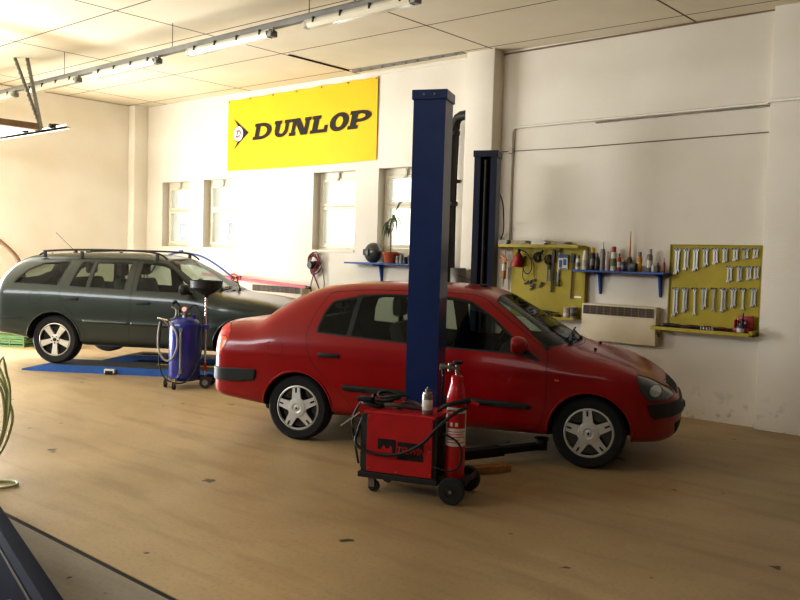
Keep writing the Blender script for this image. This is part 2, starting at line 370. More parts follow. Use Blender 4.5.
class Shell:
    def __init__(s, sp):
        s.sp = sp; s.T = pchip(sp['top']); s.Bo = pchip(sp['bot']); x0, x1 = sp['top'][0][0], sp['top'][-1][0]; s.x0, s.x1 = x0, x1
        xs = [x0 + .2*(k/12)**2 for k in range(12)]; x = x0+.2
        while x < x1-.25: xs.append(x); x += .04
        xs += [x1 - .25*(1-k/12)**2 for k in range(13)]
        bm = s.bm = bmesh.new(); rows = []
        for x in xs:
            pts = s.section(x); rows.append([bm.verts.new(p) for p in pts] )
        for i in range(len(rows)-1):
            A, D = rows[i], rows[i+1]; n = len(A)
            for k in range(n): bm.faces.new((A[k], A[(k+1) % n], D[(k+1) % n], D[k]))
        bmesh.ops.remove_doubles(bm, verts=bm.verts[:], dist=2e-4)
        bmesh.ops.dissolve_degenerate(bm, edges=bm.edges[:], dist=1e-4)
        bmesh.ops.recalc_face_normals(bm, faces=bm.faces[:])
        if bm.calc_volume(signed=True) < 0: bmesh.ops.reverse_faces(bm, faces=bm.faces[:])
        s.lay = bm.faces.layers.int.new('cls'); s.ops = []; s.names = ['body']
    def W(s, x):
        sp = s.sp; w = sp['w']
        rf, pf, rr, pr = sp['round']
        if x > s.x1-rf: w *= max(0., 1-((x-(s.x1-rf))/rf)**pf)**(1/pf)
        if x < s.x0+rr: w *= max(0., 1-(((s.x0+rr)-x)/rr)**pr)**(1/pr)
        return w
    def Y(s, x, z):
        belt = s.sp['belt'](x); g = 1.
        if z < .5: g -= .055*((.5-z)/.3)**2
        elif z < belt: g -= .035*((z-.5)/(belt-.5))**2
        else: g -= .035
        g += .006*math.exp(-((z-s.sp['crease'])/.035)**2)
        y = s.W(x)*g
        d = z-belt+.12
        if d > 0: y = max(.0, y - (d*d/.28 if d < .14 else d-.07)*s.sp['tumble']*(s.W(x)/s.sp['w']))
        return y
    def section(s, x):
        T, Bz = s.T(x), s.Bo(x); zm = s.sp['zm']; n = s.sp['n']; nbt = 7
        up = []
        qs = [.93*k/26 for k in range(27)]; fs = [(1-.93**n)**(1/n)*(1-k/13) for k in range(1, 14)]
        for q in qs:
            z = zm+(T-zm)*q; up.append((s.Y(x, z)*(1-q**n)**(1/n), z))
        for f in fs:
            q = (1-f**n)**(1/n); z = zm+(T-zm)*q; up.append((s.Y(x, z)*f, z))
        dn = []
        for k in range(1, 11):
            q = .96*k/10; z = zm-(zm-Bz)*q; dn.append((s.Y(x, z)*(1-q**nbt)**(1/nbt), z))
        f0 = (1-.96**nbt)**(1/nbt)
        for k in range(1, 5):
            f = f0*(1-k/4); q = (1-f**nbt)**(1/nbt); z = zm-(zm-Bz)*q; dn.append((s.Y(x, z)*f, z))
        half = dn[::-1]+up     # bottom centre ... top centre
        return [Vector((x, -y, z)) for y, z in half] + [Vector((x, y, z)) for y, z in half[-2:0:-1]]
    def cut(s, poly, view, cls, flt=None):
        bm = s.bm; us = [p[0] for p in poly]; vs = [p[1] for p in poly]; mg = .06
        i0, i1 = (0, 2) if view == 'side' else (0, 1)
        def near(f):
            a = [v.co[i0] for v in f.verts]; c = [v.co[i1] for v in f.verts]
            return max(a) > min(us)-mg and min(a) < max(us)+mg and max(c) > min(vs)-mg and min(c) < max(vs)+mg and (flt is None or flt(f.calc_center_median()))
        cand = {f for f in bm.faces if near(f)}
        for k in range(len(poly)):
            p, q = poly[k-1], poly[k]; e0, e1 = min(p[0], q[0])-.005, max(p[0], q[0])+.005; g0, g1 = min(p[1], q[1])-.005, max(p[1], q[1])+.005
            if abs(p[0]-q[0])+abs(p[1]-q[1]) < 1e-5: continue
            F = []
            for f in cand:
                a = [v.co[i0] for v in f.verts]; c = [v.co[i1] for v in f.verts]
                if max(a) > e0 and min(a) < e1 and max(c) > g0 and min(c) < g1: F.append(f)
            if not F: continue
            geom = list({*F, *{e for f in F for e in f.edges}, *{v for f in F for v in f.verts}})
            co = [0, 0, 0]; co[i0], co[i1] = p; no = [0, 0, 0]; no[i0] = -(q[1]-p[1]); no[i1] = q[0]-p[0]
            cand.difference_update(F)
            r = bmesh.ops.bisect_plane(bm, geom=geom, dist=1e-5, plane_co=co, plane_no=no)
            cand.update(g for g in r['geom'] if isinstance(g, bmesh.types.BMFace)); cand.update(f for f in F if f.is_valid)
        if cls not in s.names: s.names.append(cls)
        s.ops.append((poly, i0, i1, s.names.index(cls), flt))
    def outline(s, poly, view, cls, flt=None, w=.006, edge='seam'):
        s.cut(poly, view, edge, flt); s.cut(inset(poly, w), view, cls, flt)
    def classify(s):
        for f in s.bm.faces:
            c = f.calc_center_median()
            for poly, i0, i1, k, flt in s.ops:
                if (flt is None or flt(c)) and inside((c[i0], c[i1]), poly): f[s.lay] = k
        s.bm.normal_update()
    def split(s, clss, side, name, mats, parent, matidx=None, offset=0., flip=False, solid=0., drop=None):
        """mesh made of the faces of the given classes (side -1 right, +1 left, 0 both)"""
        ids = [s.names.index(c) for c in clss if c in s.names]; vm = {}; V = []; N = []; F = []; MI = []
        for f in s.bm.faces:
            k = f[s.lay]
            if k not in ids: continue
            c = f.calc_center_median()
            if side and c.y*side < 0: continue
            if drop and drop(c): continue
            q = []
            for v in f.verts:
                if v.index not in vm:
                    vm[v.index] = len(V); V.append(v.co+v.normal*offset); N.append(v.normal.copy())
                q.append(vm[v.index])
            F.append(q[::-1] if flip else q); MI.append(matidx.get(s.names[k], 0) if matidx else 0)
        if not F: return None
        me = bpy.data.meshes.new(name); me.from_pydata(V, [], F); me.update()
        for p, mi in zip(me.polygons, MI): p.use_smooth = True; p.material_index = mi
        for m_ in (mats if isinstance(mats, list) else [mats]): me.materials.append(m_)
        if not solid: me.normals_split_custom_set_from_vertices([n*(-1 if flip else 1) for n in N])
        o = bpy.data.objects.new(name, me); C.objects.link(o); o.parent = parent
        if solid:
            md = o.modifiers.new('thick', 'SOLIDIFY'); md.thickness = solid; md.offset = 1.
        return o

def wheel(root, x, y, r, w, kind, side):
    """tyre (part) with rim and cover as sub-parts; side -1 = right-hand wheel"""
    sg = side
    b = nb(); rr = r*.70
    lathe(b, [(rr-.01, -w/2+.02), (rr+.005, -w/2+.004), (r*.9, -w/2), (r-.012, -w/2+.014), (r, -w/2+.035), (r, w/2-.035), (r-.012, w/2-.014), (r*.9, w/2), (rr+.005, w/2-.004), (rr-.01, w/2-.02)], (x, y, r), (0, sg, 0), 40, close=False)
    for k in (-.03, 0, .03):
        pass
    ty = obj('wheel', b, M['tyre'], root, 35)
    b = nb(); lathe(b, [(rr, -w/2+.01), (rr-.02, w/2-.06), (.05, w/2-.065)], (x, y, r), (0, sg, 0), 32); obj('rim', b, M['lamp_dark'] if kind == 'cap' else M['dark'], ty, 35)
    b = nb(); R0 = rr-.004; o = y+sg*(w/2-.022)
    def pt(rad, ang, dep): return Vector((x+rad*math.cos(ang), o+sg*dep, r+rad*math.sin(ang)))
    # outer lip
    def annulus(r0, r1, d0, d1, n=48):
        A = [b.verts.new(pt(r0, 2*PI*i/n, d0)) for i in range(n)]; D = [b.verts.new(pt(r1, 2*PI*i/n, d1)) for i in range(n)]; bridge(b, A, D)
    annulus(R0-.018, R0-.012, .0, .018); annulus(R0-.012, R0, .018, .012); annulus(R0, R0+.002, .012, -.01)
    if kind == 'cap':
        for k in range(5):
            a0 = PI/2 + 2*PI*k/5 + .1
            def arm(r_, h_, d_): return (b.verts.new(pt(r_, a0-math.atan2(h_, r_), d_)), b.verts.new(pt(r_, a0+math.atan2(h_, r_), d_)))
            L = [arm(.02, .03, .03), arm(.075, .052, .028), arm(.115, .040, .022), arm(R0-.015, .034, .012)]
            for i in range(3): b.faces.new((L[i][0], L[i][1], L[i+1][1], L[i+1][0]))
            for s_ in (0, 1):
                q = [b.verts.new(v.co - Vector((0, sg*.02, 0))) for v in (l[s_] for l in L)]
                for i in range(3): b.faces.new((L[i][s_], L[i+1][s_], q[i+1], q[i]))
        A = [(.09, .018), (.075, .031), (.045, .036), (.03, .030), (.022, .034), (.0, .034)]
        lathe(b, A, (x, o, r), (0, sg, 0), 32)
        for k in range(5):
            a0 = PI/2 + 2*PI*k/5 + .1
            q = [pt(R0-.022, a0-.045, .0155), pt(R0-.022, a0+.045, .0155), pt(R0-.062, a0+.05, .0215), pt(R0-.062, a0-.05, .0215)]
            b.faces.new([b.verts.new(p) for p in q]).material_index = 1
        q = [pt(.016, PI/2, .037), pt(.010, 0, .037), pt(.016, -PI/2, .037), pt(.010, PI, .037)]
        b.faces.new([b.verts.new(p) for p in q]).material_index = 1
        obj('hub_cap', b, [M['silver'], M['lamp_dark']], ty, 30)
    else:
        for k in range(5):
            a0 = -PI/2 + 2*PI*k/5
            def arm(r_, h_, d_): return (b.verts.new(pt(r_, a0-math.atan2(h_, r_), d_)), b.verts.new(pt(r_, a0+math.atan2(h_, r_), d_)))
            L = [arm(.03, .022, .0), arm(.07, .034, .004), arm(.13, .036, .012), arm(R0-.014, .046, .014)]
            for i in range(3): b.faces.new((L[i][0], L[i][1], L[i+1][1], L[i+1][0]))
            for s_ in (0, 1):
                q = [b.verts.new(v.co - Vector((0, sg*.035, 0))) for v in (l[s_] for l in L)]
                for i in range(3): b.faces.new((L[i][s_], L[i+1][s_], q[i+1], q[i]))
        lathe(b, [(.062, -.01), (.06, .008), (.045, .012), (.0, .012)], (x, o, r), (0, sg, 0), 28)
        obj('alloy_spider', b, M['alloy'], ty, 30)
        b = nb()
        for k in range(5):
            a0 = 2*PI*k/5+PI/2-.63; c = pt(.045, a0, .010); cyl(b, c, c+Vector((0, sg*.008, 0)), .008, n=8)
        c = pt(0, 0, .012); cyl(b, c, c+Vector((0, sg*.004, 0)), .024, n=20); obj('hub_badge', b, M['darksteel'], ty, 30)
    return ty

def car_seat(root, x, y, z, w=.48, bench=False):
    b = nb()
    box(b, (x-.24, y-w/2, z), (x+.28, y+w/2, z+.17), .05)
    s = obj('seat', b, M['seat'], root, 40)
    b = nb(); vs = box(b, (x-.30, y-w/2, z+.1), (x-.16, y+w/2, z+.66), .06)
    bmesh.ops.rotate(b, verts=b.verts[:], cent=(x-.22, y, z+.1), matrix=Matrix.Rotation(R(-16), 3, 'Y')); obj('backrest', b, M['seat'], s, 40)
    for yy in ([y-w*.3, y+w*.3] if bench else [y]):
        b = nb(); box(b, (x-.44, yy-.12, z+.68), (x-.35, yy+.12, z+.85), .035); cyl(b, (x-.39, yy-.05, z+.6), (x-.39, yy-.05, z+.72), .007, n=6); cyl(b, (x-.39, yy+.05, z+.6), (x-.39, yy+.05, z+.72), .007, n=6); obj('headrest', b, M['seat'], s, 40)

def build_car(name, label, cat, loc, yaw, sp):
    S = Shell(sp); root = thing(name, label, cat, loc, yaw)
    side = lambda c: abs(c.y) > .38
    top = lambda c: c.z > sp['zm']
    # panel lines first, then glass and lamps
    for nm, poly in sp['doors']: S.outline(poly, 'side', nm, side, .0045)
    S.outline(sp['hood'], 'top', 'hood', lambda c: top(c) and c.x > 1.9, .005)
    S.outline(sp['lid'], 'top', 'lid', lambda c: top(c) and c.x < 0, .005)
    if sp.get('flap'): S.outline(sp['flap'], 'side', 'flap', lambda c: side(c) and c.y < 0, .004)
    for poly in sp.get('surrounds', []): S.cut(poly, 'side', 'seal', side)
    for nm, poly in sp['windows']: S.outline(poly, 'side', nm, side, .014, 'seal')
    S.outline(sp['screen'], 'top', 'screen', lambda c: top(c) and c.x > .8, .016, 'seal2')
    S.outline(sp['backlight'][1], sp['backlight'][0], 'backlight', lambda c: top(c) and c.x < .6 and (c.z > .9), .014, 'seal3')
    for nm, poly, ylim in sp['lamps']: S.outline(poly, 'side', nm, (lambda l: (lambda c: abs(c.y) > l))(ylim), .005)
    for nm, poly, flt in sp['strips']: S.cut(poly, 'side', nm, flt)
    for (ax, az, ar) in sp['arches']: S.cut(circ(ax, az, ar, 32), 'side', 'arch', side)
    S.classify(); S.bm.verts.index_update()
    pm = sp['paint']
    body = S.split(['body', 'seam', 'seal2', 'seal3'], 0, 'body_shell', [pm, M['seam'], M['black']], root, {'seam': 1, 'seal2': 2, 'seal3': 2})
    allc = [c for c in S.names if c not in ('arch',) and not c.startswith('glass') and c not in ('screen', 'backlight')]
    S.split(allc, 0, 'interior_trim', M['dark'], root, offset=-.022, flip=True, drop=lambda c: False)
    S.split(['hood'], 0, 'hood', pm, root)
    S.split(['lid'], 0, sp['lidname'], pm, root)
    if sp.get('flap'): S.split(['flap'], 0, 'fuel_flap', pm, root)
    S.split(['screen'], 0, 'windshield', M['carglass'], root); S.split(['backlight'], 0, 'rear_window', M['carglass'], root)
    doors = {}
    for sd in (-1, 1):
        for nm, poly in sp['doors']:
            doors[nm, sd] = S.split([nm], sd, 'door', pm, root)
        for nm, poly in sp['windows']:
            par = doors.get((sp['parent'][nm], sd), root)
            S.split([nm], sd, 'window', M['carglass'], par)
        S.split(['seal'], sd, 'window_seal', M['black'], root)
    for nm, poly, ylim in sp['lamps']:
        for sd in (-1, 1):
            pn, mt = sp['lampmat'][nm]; o = S.split([nm], sd, pn, M[mt], root)
    for nm in dict.fromkeys(n for n, _, _ in sp['strips']):
        pn, mt, th = sp['stripmat'][nm]
        if pn == 'bumper_strip' and nm == 'fstrip': S.split([nm], 0, pn, mt, root, solid=th)
        else:
            for sd in (-1, 1): S.split([nm], sd, pn, mt, root, solid=th)
    # arches and wheels
    for (ax, az, ar) in sp['arches']:
        for sd in (-1, 1):
            b = nb(); lathe(b, [(ar+.004, .33), (ar+.004, sp['wtrack']-.055)], (ax, 0, az), (0, sd, 0), 40, close=False)
            kill = [f for f in b.faces if f.calc_center_median().z < sp['archcut']]; bmesh.ops.delete(b, geom=kill, context='FACES')
            A = [Vector((ax+ar*math.cos(t_), sd*.33, az+ar*math.sin(t_))) for t_ in [k*PI/16 for k in range(17)]]
            b.faces.new([b.verts.new(p) for p in A])
            obj('wheel_liner', b, M['seam'], root)
            b = nb(); pts = []
            for k in range(25):
                t_ = R(-8 + 196*k/24); px, pz = ax+(ar)*math.cos(t_), az+(ar)*math.sin(t_)
                if pz < S.Bo(px)+.03: continue
                q = (pz-sp['zm'])/((S.T(px)-sp['zm']) if pz > sp['zm'] else (sp['zm']-S.Bo(px))); q = min(abs(q), .99); nn = sp['n'] if pz > sp['zm'] else 7
                pts.append(Vector((px, sd*(S.Y(px, pz)*(1-q**nn)**(1/nn)+.0), pz)))
            tube(b, pts, .010, 6); obj('arch_lip', b, pm, root, 60)
    for wx in (sp['arches'][0][0], sp['arches'][1][0]):
        for sd in (-1, 1): wheel(root, wx, sd*(sp['wtrack']-sp['tw']/2), sp['wr'], sp['tw'], sp['wheel'], sd)
    # underside, cabin
    b = nb(); box(b, (sp['top'][0][0]+.45, -.45, sp['floor']-.12), (sp['top'][-1][0]-.5, .45, sp['floor']), .03); box(b, (.42, -.70, sp['floor']-.06), (sp['wb']-.42, .70, sp['floor']+.02), .02)
    cyl(b, (0, -.6, sp['wr']), (0, .6, sp['wr']), .04); obj('floorpan', b, M['seam'], root)
    b = nb(); dx, dz = sp['dash']; box(b, (dx-.05, -.66, dz-.32), (dx+.42, .66, dz-.02), .07); obj('dashboard', b, M['dash'], root, 40)
    sx, sz = sp['seats']
    for yy in (-.36, .36): car_seat(root, sx, yy, sz)
    car_seat(root, sp['rearseat'], 0, sz, 1.16, True)
    b = nb(); c = Vector((dx-.22, .36, dz-.08)); a1, a2, d1 = frame_from((-.85, 0, .5))
    tube(b, [c+a1*.18*math.cos(k*PI/12)+a2*.18*math.sin(k*PI/12) for k in range(24)], .014, 6, closed=True); cyl(b, c, c-d1*.25, .03); 
    for k in range(3): cyl(b, c, c+a1*.18*math.cos(k*2.1+.5)+a2*.18*math.sin(k*2.1+.5), .012, n=6)
    obj('steering_wheel', b, M['dark'], root, 40)
    # mirrors and handles
    for sd in (-1, 1):
        fx, fz, my, mc = sp['mirror']
        b = nb(); ball(b, (fx, sd*my, fz), 1., (.085, .085, .07))
        for v in b.verts:
            if v.co.x < fx-.045: v.co.x = fx-.045
        cyl(b, (fx+.03, sd*(my-.15), fz-.05), (fx+.01, sd*(my-.03), fz-.02), .025, n=10)
        mi = obj('mirror', b, mc, doors['front', sd], 40)
        b = nb(); cyl(b, (fx-.047, sd*my, fz), (fx-.044, sd*my, fz), .055, n=20); obj('mirror_glass', b, M['chrome'], doors['front', sd])
        for nm, (hx, hz) in sp['handles'].items():
            yb = S.Y(hx, hz)
            q = (hz-sp['zm'])/(S.T(hx)-sp['zm']); yb *= (1-q**sp['n'])**(1/sp['n'])
            b = nb(); y0 = sd*yb
            box(b, (hx-.095, min(y0, y0+sd*.022), hz-.018), (hx+.095, max(y0, y0+sd*.022), hz+.018), .008)
            obj('door_handle', b, sp['handlemat'], doors[nm, sd], 40)
    return root, S

def hoodwipers(root, S, items, m):
    for (y0, xa, y1, xb, lift) in items:     # pivot on the cowl, blade lying on the glass
        b = nb(); za = S.T(xa)+.012; zb = S.T(xb)+.02+lift
        cyl(b, (xa, y0, za-.03), (xa, y0, za+.02), .016, n=10); tube(b, [(xa, y0, za+.012), (xb, y1, zb)], .008, 6)
        tube(b, [(xb+.03, y1-.26, S.T(xb+.03)+.014+lift*.8), (xb, y1, zb), (xb-.01, y1+.26, S.T(xb-.01)+.014+lift)], .008, 6)
        obj('wiper', b, m, root, 40)

# --- red saloon
def sym(p): return p + [(x, -y) for x, y in p[::-1]]
thalia = dict(
    top=[(-.985,.50),(-.978,.62),(-.96,.80),(-.94,.93),(-.905,.985),(-.78,1.01),(-.60,1.025),(-.51,1.045),(-.36,1.155),(-.15,1.275),(.05,1.345),(.35,1.385),(.8,1.402),(1.15,1.398),(1.42,1.372),(1.56,1.335),(1.8,1.21),(2.05,1.055),(2.2,.965),(2.3,.92),(2.5,.875),(2.72,.81),(2.88,.735),(3.0,.655),(3.07,.59),(3.115,.52),(3.135,.44)],
    bot=[(-.985,.50),(-.965,.40),(-.89,.345),(-.6,.29),(-.3,.25),(.4,.215),(2.1,.205),(2.7,.2),(2.93,.2),(3.05,.23),(3.11,.31),(3.135,.44)],
    w=.82, round=(.60, 2.3, .30, 3.2), belt=lambda x: .93-.02*max(0, x), crease=.74, tumble=.40, zm=.47, n=6.,
    doors=[('rear', rnd([(.14,1.295),(.04,1.09),(.0,.94),(.025,.80),(.10,.66),(.28,.50),(.43,.37),(.50,.245),(1.045,.23),(1.045,1.335),(.5,1.33)], .04, 3)),
           ('front', rnd([(1.055,.23),(1.99,.245),(2.05,.33),(2.09,.47),(2.088,.90),(1.99,.965),(1.52,1.297),(1.40,1.325),(1.055,1.335)], .04, 3))],
    windows=[('glass_rear', rnd([(.40,.925),(.435,1.28),(.62,1.298),(.98,1.302),(1.0,.893)], .02, 3)), ('glass_quarter', rnd([(.085,.945),(.12,1.10),(.185,1.222),(.423,1.275),(.388,.926)], .03, 3)),
             ('glass_front', rnd([(1.10,.888),(1.10,1.302),(1.25,1.296),(1.42,1.268),(1.62,1.145),(1.86,.955),(1.97,.862)], .025, 3))],
    surrounds=[rnd([(.36,.928),(.40,1.278),(.46,1.288),(.42,.922)], .004, 1), rnd([(.95,.893),(.95,1.302),(1.04,1.305),(1.04,.890)], .004, 1), rnd([(1.06,.889),(1.06,1.305),(1.13,1.30),(1.13,.888)], .004, 1), rnd([(1.80,.868),(1.80,.985),(1.90,.925),(2.03,.83),(2.02,.815),(1.9,.85)], .01, 2)],
    parent={'glass_rear': 'rear', 'glass_quarter': 'rear', 'glass_front': 'front'},
    hood=sym([(2.30,.0),(2.28,.35),(2.20,.62),(2.40,.66),(2.66,.61),(2.86,.48),(2.98,.25),(3.0,0)][::-1])[1:],
    lid=sym([(-.54,.0),(-.55,.55),(-.66,.60),(-.82,.56),(-.88,.40),(-.91,0)])[:-1],
    flap=circ(-.27, .80, .075, 18),
    screen=sym([(1.60,.0),(1.61,.50),(1.80,.59),(2.08,.735),(2.17,.63),(2.25,.35),(2.275,0)])[:-1],
    backlight=('top', sym([(-.10,0),(-.11,.47),(-.45,.60),(-.49,.3),(-.50,0)])[:-1]),
    lamps=[('head', rnd([(2.76,.765),(2.88,.722),(3.02,.64),(3.07,.585),(3.01,.56),(2.86,.555),(2.80,.64)], .03, 3), .30),
           ('headb', circ(2.915,.635,.05,16), .30),
           ('tailr', [(-1,.985),(-.80,.975),(-.74,.92),(-.735,.845),(-.80,.70),(-1,.70)], .42),
           ('tailo', rnd([(-1,.88),(-.765,.875),(-.745,.84),(-.80,.725),(-1,.725)], .02, 2), .42), ('indic', rnd([(2.14,.70),(2.19,.70),(2.195,.672),(2.145,.672)], .008, 2), .42)],
    lampmat={'head': ('headlight', 'lamp_white'), 'headb': ('headlight_reflector', 'lamp_core'), 'tailr': ('tail_light', 'lamp_red'), 'tailo': ('indicator_lens', 'lamp_orange'), 'indic': ('side_repeater', 'lamp_orange')},
    strips=[('rstrip', rnd([(-.97,.595),(-.44,.60),(-.455,.50),(-.6,.485),(-.97,.485)], .02, 2), lambda c: c.x < -.3),
            ('fstrip', rnd([(2.85,.535),(3.25,.54),(3.25,.43),(2.90,.42)], .02, 2), lambda c: c.x > 2.7),
            ('grille', [(2.99,.66),(3.25,.66),(3.25,.575),(2.99,.575)], lambda c: c.x > 2.9 and abs(c.y) < .30),
            ('intake', [(2.98,.36),(3.25,.36),(3.25,.27),(2.98,.27)], lambda c: c.x > 2.9 and abs(c.y) < .42),
            ('mould', rnd([(.36,.525),(1.02,.51),(1.02,.46),(.38,.475)], .015, 2), lambda c: abs(c.y) > .4), ('mould', rnd([(1.08,.51),(1.94,.485),(1.985,.462),(1.95,.44),(1.08,.455)], .015, 2), lambda c: abs(c.y) > .4)],
    stripmat={'rstrip': ('bumper_strip', M['black'], .012), 'fstrip': ('bumper_strip', M['black'], .012), 'grille': ('grille', M['seam'], .004), 'intake': ('air_intake', M['seam'], .004), 'mould': ('side_moulding', M['black'], .012)},
    arches=[(-.055, .28, .328), (2.427, .28, .328)], archcut=.27, wb=2.45, wr=.285, tw=.17, wtrack=.795, wheel='cap', paint=M['red'], lidname='trunk_lid',
    floor=.30, dash=(1.72, .97), seats=(1.12, .42), rearseat=.30, mirror=(1.86, .955, .885, M['red']), handles={'rear': (.235, .765), 'front': (1.25, .74)}, handlemat=M['black'])
YR = R(24.26); PR = Vector((-5.411, 4.894, 0)); nR = Vector((-math.sin(YR), math.cos(YR), 0))
red, SR = build_car('saloon_car', 'glossy red four-door saloon car with silver hub caps parked behind the near lift post', 'car', PR+nR*.795, YR, thalia)
hoodwipers(red, SR, [(-.48, 2.235, -.18, 2.19, .0), (.12, 2.26, .38, 2.17, .0)], M['black'])
for yy in (-.3, .3):
    b = nb(); cyl(b, (2.42, yy, SR.T(2.42)-.01), (2.42, yy, SR.T(2.42)+.018), .012, n=10); obj('washer_nozzle', b, M['black'], red, 40)
b = nb(); box(b, (1.36, -.03, 1.375), (1.44, .03, 1.40), .008); tube(b, [(1.40, 0, 1.39), (1.15, 0, 1.47)], .004, 6); obj('antenna', b, M['black'], red, 40)

# --- green estate
octavia = dict(
    top=[(-1.0,.52),(-.99,.66),(-.965,.85),(-.93,.98),(-.86,1.11),(-.74,1.265),(-.62,1.365),(-.48,1.415),(-.2,1.44),(.2,1.458),(.7,1.465),(1.1,1.458),(1.34,1.425),(1.56,1.335),(1.86,1.165),(2.12,1.015),(2.22,.975),(2.5,.945),(2.8,.90),(3.05,.845),(3.25,.765),(3.37,.67),(3.43,.58),(3.465,.50),(3.475,.44)],
    bot=[(-1.0,.52),(-.975,.43),(-.86,.375),(-.6,.34),(-.3,.28),(.4,.235),(2.2,.225),(2.9,.22),(3.2,.22),(3.38,.27),(3.45,.34),(3.475,.44)],
    w=.865, round=(.6, 2.4, .34, 2.8), belt=lambda x: 1.0-.02*max(0, x), crease=.56, tumble=.40, zm=.5, n=6.5,
    doors=[('rear', rnd([(.20,1.38),(.10,1.03),(.06,.90),(.11,.79),(.26,.66),(.40,.50),(.45,.33),(1.03,.31),(1.035,1.39)], .04, 3)),
           ('front', rnd([(1.045,.31),(2.0,.31),(2.07,.40),(2.09,.88),(2.05,.97),(1.50,1.345),(1.36,1.382),(1.045,1.39)], .04, 3))],
    windows=[('glass_quarter', rnd([(-.62,1.03),(-.56,1.11),(-.44,1.225),(-.26,1.315),(.13,1.345),(.03,1.015)], .03, 3)), ('glass_rear', rnd([(.45,1.0),(.48,1.348),(.975,1.35),(.945,.985)], .02, 3)), ('glass_vent', rnd([(.17,1.01),(.27,1.345),(.455,1.348),(.425,1.0)], .02, 3)),
             ('glass_front', rnd([(1.09,.975),(1.10,1.35),(1.38,1.34),(1.50,1.295),(1.845,1.045),(1.90,.965)], .03, 3))],
    parent={'glass_rear': 'rear', 'glass_vent': 'rear', 'glass_front': 'front', 'glass_quarter': 'none'},
    hood=sym([(2.22,.0),(2.20,.35),(2.10,.68),(2.30,.72),(2.8,.68),(3.12,.58),(3.28,.3),(3.32,0)][::-1])[1:],
    lid=sym([(-.60,.0),(-.62,.50),(-.80,.58),(-.93,.4),(-.95,0)])[:-1],
    flap=circ(-.265, .86, .085, 18),
    screen=sym([(1.40,.0),(1.42,.52),(1.66,.62),(2.02,.755),(2.12,.62),(2.18,.3),(2.19,0)])[:-1],
    backlight=('top', sym([(-.66,0),(-.67,.46),(-.82,.54),(-.88,.3),(-.89,0)])[:-1]),
    lamps=[('tailr', [(-1.05,1.0),(-.90,1.0),(-.86,.90),(-.86,.68),(-1.05,.68)], .45), ('head', rnd([(3.0,.80),(3.22,.76),(3.36,.66),(3.36,.58),(3.05,.60)], .03, 3), .35)],
    lampmat={'tailr': ('tail_light', 'lamp_red'), 'head': ('headlight', 'lamp_white')},
    strips=[('bump', [(-.56,.645),(-.40,.645),(-.40,.636),(-.56,.636)], lambda c: False), ('mould', rnd([(.40,.60),(1.02,.585),(1.02,.545),(.41,.56)], .012, 2), lambda c: abs(c.y) > .4), ('mould', rnd([(1.06,.585),(2.06,.56),(2.06,.52),(1.06,.545)], .012, 2), lambda c: abs(c.y) > .4), ('rbump', [(-1.05,.60),(-.42,.60),(-.42,.585),(-1.05,.585)], lambda c: c.x < -.3)],
    stripmat={'bump': ('bumper_strip', M['black'], .01), 'mould': ('side_moulding', M['green'], .004), 'rbump': ('bumper_strip', M['black'], .008)},
    arches=[(0., .315, .37), (2.512, .315, .37)], archcut=.33, wb=2.512, wr=.315, tw=.19, wtrack=.83, wheel='alloy', paint=M['green'], lidname='tailgate',
    floor=.36, dash=(1.66, 1.05), seats=(1.10, .48), rearseat=.30, mirror=(1.80, 1.03, .97, M['black']), handles={'rear': (.235, .86), 'front': (1.21, .835)}, handlemat=M['black'])
YG = R(34.5); PG = Vector((-10.605, 5.225, .102)); nG = Vector((-math.sin(YG), math.cos(YG), 0)); dG = Vector((math.cos(YG), math.sin(YG), 0))
grn, SG = build_car('estate_car', 'dark green estate car with roof rails standing on the low blue runways', 'car', PG+nG*.83, YG, octavia)
hoodwipers(grn, SG, [(-.50, 2.13, -.22, 2.10, .0), (.15, 2.17, .36, 2.05, .10)], M['black'])
for sd in (-1, 1):
    b = nb()
    def ry(x): return sd*.575
    tube(b, [(-.36, ry(0), 1.405), (-.30, ry(0), 1.44), (-.2, ry(0), 1.47), (.3, ry(0), 1.495), (1.0, ry(0), 1.498), (1.26, ry(0), 1.475), (1.36, ry(0), 1.44), (1.42, ry(0), 1.395)], .0125, 8, 4)
    for xx in (-.28, .24, 1.28): box(b, (xx-.022, sd*.575-.012, 1.38), (xx+.022, sd*.575+.012, 1.475), .004)
    obj('roof_rail', b, M['black'], grn, 40)
b = nb(); cyl(b, (-.18, 0, 1.44), (-.14, 0, 1.47), .02); tube(b, [(-.15, 0, 1.455), (-.45, 0, 1.72)], .0045, 6); obj('antenna', b, M['black'], grn, 40)
b = nb(); cyl(b, (-.5, 0, 1.41), (-.5, 0, 1.44), .012); obj('washer_jet', b, M['black'], grn, 40)
